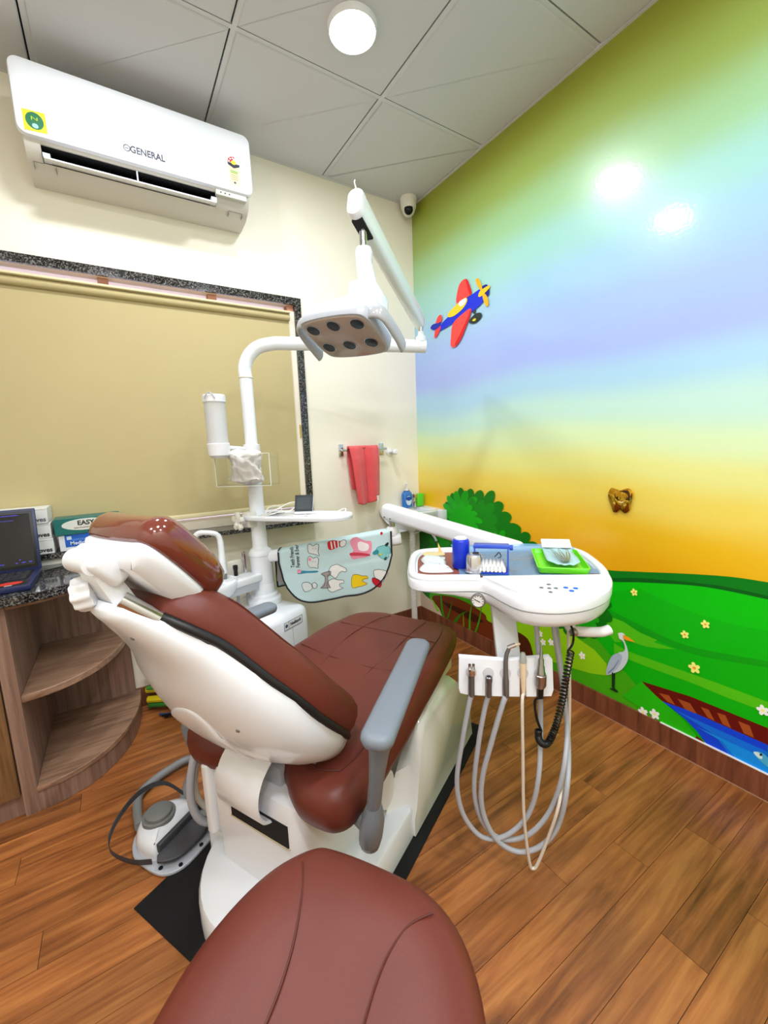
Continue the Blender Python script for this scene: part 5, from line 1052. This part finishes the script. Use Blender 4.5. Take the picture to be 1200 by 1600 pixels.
# ---- instruments with their hoses
def hose(t, pts, r, m, name='hose'): return G().tube(pts, r, 10, 7).obj(name, m, t)
bx = [TB((a, HBv-.010, .57)) for a in SL]
IL = lambda k, h, o=0.0: TB((SL[k]+o, HBv-.021+(h-.6)*.12, h))
h1 = [(-0.9769,-1.4946,0.522),(-0.9923,-1.4825,0.4072),(-1.0042,-1.4732,0.2885),(-0.9938,-1.4813,0.1921),(-0.962,-1.5062,0.1243),(-0.9271,-1.5334,0.1083),(-0.8856,-1.5657,0.1344),(-0.8481,-1.595,0.2024),(-0.8309,-1.6084,0.3184)]+[(-0.7836,-1.5756,0.4517),(-0.79,-1.5706,0.6049),(-0.797,-1.5651,0.7251)]
h2 = [(-0.94,-1.517,0.5104),(-0.9536,-1.5064,0.4049),(-0.9636,-1.4986,0.2663),(-0.9513,-1.5082,0.1756),(-0.9206,-1.5321,0.1158),(-0.8815,-1.5626,0.1044),(-0.8377,-1.5968,0.1327),(-0.7983,-1.6275,0.2128),(-0.7755,-1.6453,0.3364)]+[(-0.7188,-1.6134,0.4272),(-0.7357,-1.6003,0.5814),(-0.7545,-1.5856,0.7264)]
h3 = [(-0.9131,-1.5506,0.5182),(-0.934,-1.5344,0.4139),(-0.9542,-1.5186,0.2961),(-0.9515,-1.5207,0.1961),(-0.9224,-1.5434,0.1122),(-0.8753,-1.5802,0.0768),(-0.8277,-1.6173,0.0994),(-0.7925,-1.6447,0.1674),(-0.7765,-1.6572,0.2873)]+[(-0.7058,-1.6109,0.3601),(-0.7203,-1.5996,0.518),(-0.7406,-1.5837,0.722)]
h4 = [(-0.8796,-1.5895,0.5354),(-0.8768,-1.5917,0.3867),(-0.8738,-1.594,0.2318),(-0.8674,-1.599,0.132),(-0.8583,-1.6061,0.0506),(-0.8513,-1.6115,0.0367),(-0.842,-1.6188,0.0521),(-0.8217,-1.6346,0.1357),(-0.8012,-1.6506,0.2407)]+[(-0.7166,-1.6152,0.3274),(-0.7147,-1.6166,0.486),(-0.7226,-1.6105,0.7119)]
t1 = thing('air_water_syringe', IL(0, .57), 'chrome air-water syringe in the leftmost holder slot with grey hose', 'dental instrument', 'instruments in the holder')
G().tube([IL(0, .545), IL(0, .6), IL(0, .615)], [.0075, .0082, .009], 12).obj('body', mat('grey_metal', (128, 126, 128), .3, metal=.8), t1)
G().rbox(-.009, .009, -.008, .008, 0, .022, .003, fn=lambda p: Vector(IL(0, .606))+TE1*p[0]+TE2*(p[1]-.008)+Vector((0, 0, p[2]))).obj('valve_block', CHROME, t1)
for s in (-1, 1): G().rod(Vector(IL(0, .624))+TE1*.0045*s-TE2*.008, Vector(IL(0, .636))+TE1*.005*s-TE2*.010, .0038).obj('valve_button', CHROME, t1)
hose(t1, [IL(0, .55)]+h1, .0068, HOSE)
t2 = thing('hose_coupling', IL(1, .57), 'empty grey hose coupling in the second holder slot', 'dental instrument', 'instruments in the holder')
G().lathe([(.0072, 0), (.0078, .04), (.009, .046), (.009, .056), (.0062, .058), (.0058, .05)], 16, IL(1, .545)).obj('coupling', MATS['grey_metal'], t2); hose(t2, [IL(1, .55)]+h2, .0068, HOSE)
t3 = thing('contra_angle_handpiece', IL(2, .57), 'slim steel contra-angle handpiece in the middle holder slot', 'dental instrument', 'instruments in the holder')
G().tube([IL(2, .545), IL(2, .59), IL(2, .6), IL(2, .64), IL(2, .66, .003), IL(2, .68, .012)], [.0078, .0085, .0068, .0062, .0055, .0048], 14).obj('body', MATS['grey_metal'], t3)
G().rod(IL(2, .676, .006), IL(2, .684, .026), .0062, .0058, 14).obj('head', CHROME, t3); G().rod(IL(2, .684, .026), IL(2, .687, .038), .0036, .003).obj('bur_cap', flat((216, 190, 160)), t3)
hose(t3, [IL(2, .55)]+h3, .0072, HOSE)
t4 = thing('scaler_handpiece', IL(3, .56), 'cream ultrasonic scaler handpiece in the fourth holder slot', 'dental instrument', 'instruments in the holder')
G().tube([IL(3, .552), IL(3, .575), IL(3, .62), IL(3, .638)], [.0045, .0062, .0085, .0085], 16).obj('handle', mat('cream_plastic', (232, 208, 176), .35), t4)
G().tube([IL(3, .637), IL(3, .646), IL(3, .656), IL(3, .664)], [.009, .0092, .0075, .005], 16).obj('nozzle', flat((166, 168, 162), .3), t4)
hose(t4, [IL(3, .555)]+h4, .0044, HOSEW)
t5 = thing('micromotor_handpiece', IL(4, .55), 'thick steel micromotor handpiece with black coiled lead in the rightmost slot', 'dental instrument', 'instruments in the holder')
G().lathe([(.0105, 0), (.0148, .008), (.0148, .036), (.0125, .038), (.0125, .042), (.0105, .046), (.0095, .06), (.0075, .064), (.0075, .078), (.0045, .084), (.0045, .1), (.003, .104), (.0022, .118), (.0008, .122)], 20, IL(4, .572)).obj('body', STEEL, t5)
G().lathe([(.0075, -.03), (.0085, 0)], 14, IL(4, .573)).obj('cord_boot', BLACK, t5)
lead = [IL(4, .545)]+[(-0.8377,-1.5968,0.5323),(-0.8345,-1.5993,0.4859),(-0.8234,-1.6079,0.4431)]
hose(t5, lead, .0035, BLACK, 'lead')
cpth = crom([Vector(p) for p in [(-0.83,-1.6028,0.4467),(-0.8283,-1.6041,0.4202),(-0.8175,-1.6125,0.4054),(-0.8072,-1.6206,0.4154),(-0.7938,-1.631,0.465),(-0.7836,-1.639,0.534),(-0.7763,-1.6447,0.6068),(-0.769,-1.6504,0.6727)]], 60)
g = G(); n_t = 52; pts = []
N_ = len(cpth)
for i in range(0, N_*3):
    f_ = i/(N_*3-1)*(N_-1); j = min(int(f_), N_-2); p = cpth[j].lerp(cpth[j+1], f_-j); tg = (cpth[j+1]-cpth[j]).normalized()
    e_a = tg.cross(TE2).normalized(); e_b = tg.cross(e_a); th = i/(N_*3-1)*n_t*2*math.pi
    pts.append(p+(e_a*math.cos(th)+e_b*math.sin(th))*.0078)
G().tube(pts, .0022, 5).obj('coiled_lead', BLACK, t5)
hose(t5, [pts[-1]]+[(-0.748,-1.6414,0.6857),(-0.7488,-1.6407,0.7212)]+[TB((.395, -.05, .74))], .003, BLACK, 'lead')
# ---- things on the table
MZ = .8318
mm = G().pad(ccw(sm2([(.004, .01), (-.005, .06), (-.006, .2), (.01, .262), (.06, .285), (.4, .3), (.5, .28), (.518, .2), (.51, .05), (.49, .01), (.25, .006)], 4)), [(0, MZ), (0, MZ+.0015)], TB).obj('silicone_mat', mat('brown_silicone', (138, 72, 56), .5)); tag(mm, 'brown silicone mat lining the delivery table', 'mat'); MZ += .0016
# blue film
nx, ny = 24, 16
def film(i, j):
    a = .112+.405*i/nx; b = .008+.318*j/ny
    edge = max(0, (b-.29)/.036)
    z = MZ+.002+.0012*math.sin(a*55+b*20)+.0012*math.sin(b*70-a*30)+.017*edge**.5*(1 if b > .29 else 0)
    if a > .47: b = b*(1-.25*(a-.47)/.05)+.015
    a += .006*math.sin(b*30)*(1 if i == 0 else .2)
    return TB((a, b, z))
g = G(); g.rings([[film(i, j) for i in range(nx+1)] for j in range(ny+1)], closed=False, cap0=False, cap1=False)
fm = g.obj('barrier_film', mat('blue_film', (120, 168, 206), .18, alpha=.62), sharp=80); tag(fm, 'translucent blue barrier film spread over the table', 'plastic film')
# packet
pk = ccw(sm2([(.012, .05), (.055, .045), (.1, .05), (.082, .09), (.078, .13), (.085, .18), (.075, .225), (.02, .235), (.008, .19), (.012, .13), (.004, .09)], 4))
rp = random.Random(3)
o = G().pad(pk, [(0, .0), (-.001, .003), (.008, .009), (.016, .012), (1.2, .014), (1.5, .012), (1.8, .015)], lambda p: TB((p[0]+.004*math.sin(p[1]*60), p[1], MZ+p[2]*(1+.35*math.sin(p[1]*70+p[0]*40))))).obj('wipes_packet', mat('pale_foil', (222, 232, 234), .25, bump=.6, bscale=50), sharp=80)
pkt = thing('wipes_packet', TB((.045, .13, MZ)), 'crumpled pale blue and white packet at the left end of the table', 'packet'); o.parent = pkt; o.location = ORG['wipes_packet']-ORG[pkt.name]; o.name = 'wrapper'
G().pad(ccw(sm2([(.012, .205), (.05, .2), (.082, .205), (.074, .236), (.02, .243)], 3)), [(0, .012), (0, .0145), (.003, .015)], lambda p: TB((p[0], p[1], MZ+p[2]))).obj('torn_strip', flat((226, 206, 150)), pkt)
G().add([TB((.062, .23, MZ+.012)), TB((.078, .232, MZ+.012)), TB((.062, .25, MZ+.045)), TB((.068, .234, MZ+.014))], [[0, 1, 2], [0, 2, 3], [1, 3, 2], [0, 3, 1]]).obj('torn_corner', flat((226, 180, 100)), pkt)
# blue canister
cp = tb_xy([(-0.853,-1.336)])[0]; cp = (cp[0], cp[1]+.02)
cn = thing('blue_canister', TB((*cp, MZ)), 'bright blue plastic canister with white top on the table', 'canister')
G().lathe([(.024, 0), (.026, .003), (.026, .082), (.023, .088), (.02, .09)], 28, TB((*cp, MZ+.0022))).obj('canister', mat('blue_plastic', (20, 52, 200), .35), cn)
G().lathe([(.0195, .088), (.019, .094), (.012, .098), (0, .099)], 24, TB((*cp, MZ+.002))).obj('white_top', WHITE, cn)
# steel jar
jp = tb_xy([(-0.864,-1.401)])[0]; jp = (jp[0]+.003, jp[1]+.025)
jr = thing('steel_cup', TB((*jp, MZ)), 'inverted small steel cup in front of the blue canister', 'cup')
G().lathe([(.0265, .002), (.0275, .003), (.0275, .006), (.0245, .008), (.0235, .048), (.020, .055), (.012, .057), (0, .057)], 28, TB((*jp, MZ+.0022))).obj('cup_wall', mat('satin_steel', (214, 212, 216), .22, metal=.85), jr)
G().rbox(-.009, .009, -.004, .004, .057, .061, .0015, fn=lambda p: TB((jp[0]+.004+p[0], jp[1]+p[1], MZ+.0022+p[2]))).obj('knob', BLACK, jr)
# cotton-roll dispenser
BLUEP = mat('blue_dispenser', (26, 66, 190), .3, coat=.3)
cr0 = tb_xy([(-0.819,-1.43)])[0]; cr0 = (cr0[0], cr0[1]+.03)
CRF = lambda p: TB((cr0[0]+p[0]*.98+p[1]*.16, cr0[1]+p[1]*.98-p[0]*.16, MZ+.0026+p[2]))
ct = thing('cotton_roll_dispenser', CRF((0, 0, 0)), 'blue and clear cotton roll dispenser on the table', 'dispenser')
G().rbox(-.05, .05, -.035, .035, 0, .006, .002, fn=CRF).obj('base', BLUEP, ct)
G().box(-.046, .046, .028, .0295, .006, .075, fn=CRF).obj('clear_back', CLEAR, ct)
G().rbox(-.052, .052, -.012, .034, .070, .078, .003, fn=CRF).obj('lid', BLUEP, ct)
for s in (-1, 1): G().box(s*.048-.002, s*.048+.002, -.03, .03, .006, .072, fn=lambda p: CRF((p[0], p[1]*(1-.35*(p[2])/.072)+.008*(p[2]/.072), p[2]))).obj('side_plate', BLUEP, ct)
G().rod(CRF((.052, .01, .07)), CRF((.062, .01, .07)), .008).obj('turn_knob', BLUEP, ct)
G().tube([CRF((.01, -.0, .045)), CRF((.015, -.005, .05)), CRF((.022, -.002, .058)), CRF((.028, -.004, .046)), CRF((.02, -.005, .042))], .0015, 6, 4).obj('spring_wire', BLACK, ct)
kk = 0
for r_, (yy, zz) in enumerate(((-.026, .0135), (-.01, .0135), (-.019, .0255))):
    for c_ in range(2 if r_ < 2 else 2):
        pass
for k in range(8):
    x0 = -.042+k*.0112
    o = G().rod(CRF((x0, -.036, .0125)), CRF((x0, .024, .0165)), .0053, n=12).obj('cotton_roll', mat('cotton', (244, 242, 238), .9, bump=.5, bscale=300)); tag(o, 'white cotton roll lying in the blue dispenser', 'cotton roll', 'cotton rolls in the dispenser')
for k in range(7):
    x0 = -.036+k*.0112
    o = G().rod(CRF((x0, -.018, .0225)), CRF((x0, .026, .0262)), .0053, n=12).obj('cotton_roll', MATS['cotton']); tag(o, 'white cotton roll lying in the blue dispenser', 'cotton roll', 'cotton rolls in the dispenser')
# green tray with pouch and three tweezers
gc = (.423, .118); gaa = math.radians(-9)
GTF = lambda p: TB((gc[0]+p[0]*math.cos(gaa)-p[1]*math.sin(gaa), gc[1]+p[0]*math.sin(gaa)+p[1]*math.cos(gaa), MZ+.0045+p[2]))
LIME = mat('lime_plastic', (104, 220, 24), .3, coat=.3)
gt = thing('instrument_tray', GTF((0, 0, 0)), 'lime green plastic instrument tray on the blue film', 'tray')
G().pad(ccw(rrect(.142, .225, .014, 4)), [(.008, 0), (.006, .001), (.0, .017), (.001, .019), (.004, .019), (.008, .008), (.012, .005)], GTF).obj('tray_body', LIME, gt, sharp=35)
for k in range(5):
    for s in (-1, 1):
        g = G(); yy = -.08+k*.036; g.rings([[GTF((s*.043+.014*m_*math.cos(t), yy+.012*m_*math.sin(t), .0056)) for t in [2*math.pi*j/16 for j in range(16)]] for m_ in (1, .82)], cap0=False, cap1=False); g.obj('embossed_ring', mat('lime_light', (140, 236, 60), .3), gt)
po_ = G(); rows = []
for j in range(13):
    b = -.085+.215*j/12; wv = .045 if j > 1 else .02+.012*j
    rows.append([GTF((-.045*0+wv*(i/8*2-1)+.008, b, .021+.004*math.sin(i*1.3+j*.9)*(.4 if j < 9 else .8)+(.012*(j-9)/3 if j > 9 else 0))) for i in range(9)])
po_.rings(rows, closed=False, cap0=False, cap1=False); pc = po_.obj('sterile_pouch', mat('pouch_blue', (184, 222, 228), .3, alpha=.8), sharp=80); md = pc.modifiers.new('thick', 'SOLIDIFY'); md.thickness = .001
tag(pc, 'pale blue sterilisation pouch lying open on the lime tray', 'pouch')
wf = G(); wf.rings([[GTF((.045*(i/4*2-1)+.008, b, z)) for i in range(5)] for b, z in ((.09, .0285), (.12, .0385), (.138, .046))], closed=False, cap0=False, cap1=False); wf.obj('paper_flap', flat((244, 246, 246)), pc)
for k, (xa, xb) in enumerate(((-.018, .006), (.006, .011), (.032, .016))):
    lb_ = ('leftmost', 'middle', 'rightmost')[k]
    tz = thing('tweezers', GTF((xa, 0, .03)), 'steel tweezers on the sterile pouch, %s of three' % lb_, 'tweezers', 'tweezers on the pouch')
    for s in (-1, 1): G().tube([GTF((xb+s*.001, -.075, .029)), GTF(((xa+xb)/2+s*.004, -.02, .032)), GTF((xa+s*.001, .06, .034))], [.0022, .002, .0009], 6, 4).obj('arm', STEEL, tz)

# ================================================================== side tray on the pole, with apex locator and leads
s0, s1 = Vector([(-1.177,-0.414,0.912)][0]), Vector([(-0.894,-0.661,0.924)][0]); SZt = .925
sd1 = Vector((s1.x-P3.x, s1.y-P3.y, 0)).normalized(); sd2 = Vector((-sd1.y, sd1.x, 0)); sL = (Vector((s1.x, s1.y, 0))-P3).length
STR = frame(P3+Vector((0, 0, SZt)), sd1, sd2, (0, 0, 1))
str_ = thing('utility_tray', P3+Vector((0, 0, SZt)), 'white utility tray fixed to the pole, holding leads', 'tray')
so_ = ccw(sm2([(-.05, -.04), (-.01, -.085), (.08, -.1), (.25, -.098), (sL-.04, -.09), (sL+.02, -.05), (sL+.025, .02), (sL-.02, .06), (.25, .07), (.1, .075), (0, .07), (-.045, .03)], 4))
G().pad(so_, [(.012, -.014), (.002, -.011), (0, -.002), (0, .006), (.004, .01), (.010, .008), (.016, .003), (.022, .002)], STR).obj('tray_body', WHITE2, str_, sharp=50)
al_ = thing('apex_locator', STR((.2, -.01, .003)), 'small white apex locator with dark screen propped on the utility tray', 'dental device')
tl2 = math.radians(24); vx = Vector((.8, -.6, 0)).normalized(); vb = Vector((.6, .8, 0)); AL = frame(STR((.235, .0, .003)), vx, vb*math.sin(tl2)+Vector((0, 0, math.cos(tl2))), -vb*math.cos(tl2)+Vector((0, 0, math.sin(tl2))))
G().rbox(-.042, .042, .004, .092, -.012, 0, .005, fn=AL).obj('case', WHITE, al_)
G().rbox(-.041, .041, .014, .091, 0, .0012, .0004, 1, fn=AL).obj('bezel', mat('dark_bezel', (52, 56, 62), .3), al_)
G().box(-.032, .032, .026, .08, .0012, .0018, fn=AL).obj('screen', mat('grey_lcd', (74, 80, 84), .15), al_)
G().rbox(-.03, .03, .0, .05, -.045, -.012, .004, fn=AL).obj('stand', WHITE, al_)
LEADW = flat((238, 236, 230), .4)
rl = random.Random(11)
for k, pts in enumerate(([(.06, -.03, .008), (.05, .02, .03), (.09, .04, .035), (.13, -.01, .02), (.09, -.06, .008), (.05, -.05, .006), (.08, .0, .01), (.16, .03, .012), (.2, .01, .012)],
                         [(.07, -.06, .006), (.12, -.03, .03), (.15, .04, .05), (.19, .045, .048), (.17, .0, .02), (.1, -.02, .012), (.06, -.01, .006), (.1, .03, .006)],
                         [(.26, -.03, .008), (.3, -.06, .006), (.34, -.03, .006), (.38, .0, .01), (sL-.01, .0, .03), (sL+.01, -.02, .03), (sL+.012, -.05, .012)],
                         [(.22, -.06, .006), (.28, -.03, .006), (.33, .01, .006), (.29, .03, .006), (.25, .0, .01)])):
    o = G().tube([STR(p) for p in pts], .0026, 6, 6).obj('white_lead', LEADW); tag(o, ('white lead looped by the pole end of the utility tray', 'white lead arched high behind the black clip on the tray', 'white lead looping over the free end of the utility tray', 'white lead lying flat in front of the apex locator')[k], 'cable', 'white leads on the utility tray')
o = G().rbox(.075, .12, -.035, -.02, .004, .014, .003, fn=lambda p: STR((p[0]+p[1]*.4, p[1]+p[0]*.25, p[2]))).rod(STR((.118, .0, .009)), STR((.14, .005, .012)), .003).obj('lead_clip', BLACK); tag(o, 'black lead clip on the utility tray', 'clip')

# ================================================================== tooth-print apron hanging over the lower arm
GN = Vector((-.529, -.849, 0)); GD_ = Vector((.849, -.529, 0))
def AF(p): # (along, height, out)
    return P3+GD_*p[0]+GN*(.036+p[2])+Vector((0, 0, p[1]))
aout = [(0.072,0.7558),(0.1058,0.7363),(0.6153,0.833),(0.619,0.77),(0.61,0.6794),(0.5716,0.6042),(0.4946,0.5453),(0.3591,0.526),(0.1931,0.5046),(0.1446,0.538),(0.1045,0.6018),(0.0783,0.6858)]
def azt(s): return .752+.078*max(0, min(1, (s-sA)/(sB-sA)))
a0_, a1_ = aout[1][0], aout[2][0]
NX, NZ = 36, 26
bot = sm2([(0.0913,0.7005),(0.1079,0.6078),(0.1395,0.5507),(0.1848,0.5144),(0.2684,0.5109),(0.374,0.5253),(0.4857,0.5457),(0.547,0.5836),(0.5878,0.6405),(0.6112,0.7159)], 4, False)
def bot_z(s):
    b = None
    for (p, q), (r, t) in zip(bot, bot[1:]):
        if p <= s <= r: return q+(t-q)*(s-p)/max(1e-6, r-p)
    return bot[0][1] if s < bot[0][0] else bot[-1][1]
sA, sB = bot[0][0], bot[-1][0]
def apt(i, j, off=0.0):
    s = sA+(sB-sA)*i/NX; zb_ = bot_z(s); z = azt(s)+(zb_-azt(s))*j/NZ
    d = (azt(s)-z)
    o = .006*math.sin(s*26+d*6)*min(1, d*8)+.010*d+.004*math.sin(s*60)*d*2-.003*math.exp(-((d-.11)/.006)**2)
    return AF((s, z, o+off))
apn = thing('apron', AF(((sA+sB)/2, .7, 0)), 'mint green apron printed with cartoon teeth, hung over the swing arm', 'apron')
rows = [[apt(i, j) for i in range(NX+1)] for j in range(NZ+1)]
back = []
for k in range(1, 7):
    t = math.pi*k/6; back.append([AF((sA+(sB-sA)*i/NX, azt(sA+(sB-sA)*i/NX)+.034*math.sin(t)*.25, -.036+.036*math.cos(t))) for i in range(NX+1)])
for k in range(1, 10): back.append([AF((sA-.035+(sB-sA)*i/NX, azt(sA+(sB-sA)*i/NX)-.021*k, -.075-.004*math.sin(i*.6))) for i in range(NX+1)])
g = G(); g.rings(rows[::-1]+back, closed=False, cap0=False, cap1=False); cl_ = g.obj('cloth', APRON, apn, sharp=80); md = cl_.modifiers.new('thick', 'SOLIDIFY'); md.thickness = .0016; md.offset = 0
G().tube([apt(0, j) for j in range(0, NZ)]+[apt(i, NZ) for i in range(NX+1)]+[apt(NX, j) for j in range(NZ-1, -1, -1)], .0042, 8).obj('black_binding', INKB, apn)
G().tube([back[-1][i]+Vector((0, 0, 0)) for i in range(NX+1)], .004, 8).tube([b[0] for b in back], .0042, 8).obj('black_binding', INKB, apn)
def AP(p, off=.0012): # map printed art (along, height) onto the hanging cloth
    s, z = p[0], p[1]; d = azt(s)-z
    o = .006*math.sin(s*26+d*6)*min(1, d*8)+.010*d+.004*math.sin(s*60)*d*2-.003*math.exp(-((d-.11)/.006)**2)
    return AF((s, z, o+off+(p[2] if len(p) > 2 else 0)))
def art(name, pts, m, lay=0, outline=None, sm=3, par=None):
    pts = sm2(pts, sm) if sm else pts; n = len(pts); cx = sum(p[0] for p in pts)/n; cz = sum(p[1] for p in pts)/n
    g = G(); v = [AP((a, b), .0016+.0006*lay) for a, b in pts]+[AP(((a+cx)/2, (b+cz)/2), .0016+.0006*lay) for a, b in pts]+[AP((cx, cz), .0016+.0006*lay)]
    f = [[i, (i+1) % n, n+(i+1) % n, n+i] for i in range(n)]+[[n+i, n+(i+1) % n, 2*n] for i in range(n)]
    o = g.add(v, f).obj(name, m, par or cl_)
    if outline:
        G().tube([AP((a, b), .0018+.0006*lay) for a, b in pts]+[AP(pts[0], .0018+.0006*lay)], .0011, 4).obj('outline', outline, par or cl_)
    return o
PW_, PK, RD_, TL, YL, GR_ = flat((242, 242, 240)), flat((236, 150, 172)), flat((206, 26, 44)), flat((40, 140, 150)), flat((244, 208, 20)), flat((222, 228, 228))
INKG = flat((36, 36, 42))
art('tooth_print', [(0.2292,0.7796),(0.2412,0.7851),(0.2524,0.7757),(0.2676,0.7841),(0.2789,0.7776),(0.2741,0.7477),(0.2788,0.7293),(0.2616,0.7361),(0.2471,0.7397),(0.2299,0.7464)], GR_, 0, INKG)
art('tooth_print', [(0.2252,0.7194),(0.2375,0.728),(0.2516,0.7183),(0.2667,0.7238),(0.2748,0.7113),(0.2703,0.6871),(0.2692,0.6688),(0.2519,0.6757),(0.2342,0.6764),(0.2234,0.6921)], GR_, 0, INKG)
art('cheek_print', [(0.2279,0.7162),(0.2372,0.7219),(0.2424,0.7126),(0.233,0.7039)], PK, 1)
for c in [(0.2516,0.7637),(0.2633,0.7632),(0.2477,0.7033),(0.2595,0.7028)]: art('eye_print', [(c[0]+.0015*math.cos(t), c[1]+.0022*math.sin(t)) for t in (0, 1.57, 3.14, 4.71)], INKB, 1)
art('stripe_sock_print', [(0.3207,0.7909),(0.3446,0.799),(0.3678,0.7951),(0.3938,0.788),(0.3899,0.7701),(0.3662,0.7651),(0.3362,0.7542),(0.3219,0.7608)], RD_, 0)
for k in range(4):
    x = 516+5*k; art('stripe', [[(0.3326,0.7935),(0.3385,0.7947),(0.3424,0.76),(0.3364,0.7572)], [(0.3474,0.7959),(0.3532,0.7956),(0.3572,0.7624),(0.3514,0.7627)], [(0.3649,0.7952),(0.3707,0.7934),(0.372,0.7648),(0.3662,0.7651)], [(0.3793,0.7916),(0.3852,0.7914),(0.387,0.7703),(0.381,0.7675)]][k], PW_, 1, None, 0)
art('tooth_print', [(0.3763,0.7887),(0.3974,0.7999),(0.4055,0.7875),(0.3958,0.7699),(0.3781,0.7676)], PW_, 1, INKG)
art('heart_print', [(0.4266,0.7987),(0.4506,0.8097),(0.4735,0.7998),(0.4965,0.7899),(0.5198,0.786),(0.5178,0.7379),(0.4932,0.7146),(0.4576,0.71),(0.4337,0.7049),(0.4199,0.7236),(0.4358,0.7472),(0.4252,0.7717)], PK, 0)
art('tooth_print', [(0.458,0.7824),(0.473,0.7878),(0.4903,0.7812),(0.5074,0.7714),(0.5035,0.7475),(0.4797,0.7424),(0.4596,0.7523)], flat((248, 236, 238)), 1)
art('toothbrush_print', [(0.4205,0.7357),(0.4588,0.7372),(0.5056,0.7293),(0.5082,0.7201),(0.4581,0.7221),(0.4228,0.7235)], flat((206, 60, 84)), 2)
art('dot_print', [(0.5624,0.8262),(0.5713,0.8288),(0.5739,0.8197),(0.5649,0.8141)], RD_, 0)
art('flower_print', [(0.5419,0.752),(0.56,0.7633),(0.5836,0.7654),(0.6037,0.7525),(0.6024,0.7163),(0.5812,0.7019),(0.5608,0.7088),(0.5468,0.7276)], flat((130, 204, 206)), 0, TL)
art('leaf_print', [(0.5235,0.7346),(0.5418,0.749),(0.5532,0.7395),(0.5468,0.7276),(0.529,0.7253)], TL, 1)
art('leaf_print', [(0.5808,0.7685),(0.5959,0.7799),(0.5985,0.7708),(0.5892,0.7591)], INKB, 1); art('leaf_print', [(0.5754,0.7052),(0.5874,0.7108),(0.587,0.6987),(0.578,0.696)], INKB, 1); art('dot_print', [(0.5556,0.7273),(0.5646,0.7299),(0.5642,0.7208),(0.5554,0.7212)], YL, 2)
art('toothbrush_print', [(0.1736,0.6544),(0.1887,0.6599),(0.2183,0.6587),(0.2657,0.6598),(0.2652,0.6522),(0.2177,0.6495),(0.1877,0.6446),(0.1729,0.6452)], flat((40, 130, 160)), 0)
art('brush_head_print', [(0.1708,0.6575),(0.1774,0.6665),(0.189,0.6629),(0.1881,0.6507),(0.1761,0.6481)], PK, 1)
art('tooth_print', [(0.3288,0.6756),(0.3558,0.6836),(0.376,0.6737),(0.399,0.6605),(0.3952,0.6453),(0.3776,0.6491),(0.3622,0.6375),(0.3493,0.6195),(0.332,0.6295),(0.3185,0.6515)], PW_, 0, INKG)
art('tooth_print', [(0.3129,0.6056),(0.3343,0.617),(0.3577,0.6099),(0.3813,0.6059),(0.3836,0.5934),(0.3656,0.591),(0.3648,0.5756),(0.3793,0.5688),(0.355,0.5604),(0.3277,0.5522),(0.3105,0.5654),(0.3058,0.5873)], PW_, 0, INKG)
art('bridge_print', [(0.2825,0.6438),(0.3187,0.6546),(0.3274,0.6512),(0.3235,0.636),(0.3115,0.6334),(0.3147,0.5869),(0.32,0.5743),(0.2754,0.5762),(0.294,0.5878),(0.2995,0.6308)], flat((170, 160, 162)), 0, INKG)
art('mouse_print', [(0.1905,0.5982),(0.2148,0.6065),(0.235,0.5964),(0.2399,0.5807),(0.2241,0.5658),(0.2028,0.5605),(0.192,0.5765)], GR_, 0, INKG)
art('mouse_print', [(0.2379,0.5963),(0.2504,0.6051),(0.2615,0.5922),(0.2546,0.577),(0.2399,0.5807)], GR_, 0, INKG)
art('gold_tooth_print', [(0.427,0.6287),(0.448,0.634),(0.4715,0.6268),(0.4922,0.626),(0.4976,0.6134),(0.4828,0.6141),(0.4705,0.6053),(0.4819,0.5956),(0.4936,0.5889),(0.4753,0.5803),(0.4482,0.5752),(0.4241,0.57),(0.4195,0.5981)], YL, 0, flat((120, 100, 20)))
art('tooth_print', [(0.5259,0.6492),(0.5498,0.6544),(0.582,0.6438),(0.5903,0.6281),(0.5748,0.6103),(0.5652,0.5921),(0.5419,0.6055),(0.5277,0.6215)], PW_, 0, INKG)
art('cap_print', [(0.5185,0.6157),(0.5362,0.6119),(0.5593,0.5924),(0.5523,0.5679),(0.5319,0.578),(0.5177,0.5972)], RD_, 1, flat((60, 20, 30)))
# lettering runs up the cloth
lA = [(0.1544,0.6766),(0.178,0.6756),(0.1607,0.7643),(0.1812,0.7635)]
for k, sline in enumerate(('Teeth Friends', 'Forever & Ever')):
    o0 = Vector((lA[k][0], lA[k][1])); dv = Vector((.02, 1)).normalized()
    text('lettering', sline, .026, INKB, lambda p, o0=o0: AP((o0.x-p[1]*1.0, o0.y+p[0]*.68, p[2]), .002), cl_, depth=.0003, align='LEFT', bold=.0003)
# grey drawstring bag strip behind the apron edge
o = G().pad(ccw([(sA-.03, .6), (sA-.004, .58), (sA+.004, .70), (sA-.02, .72)]), [(0, -.06), (0, -.055)], AF).obj('apron_pocket_flap', flat((150, 146, 140)), apn)
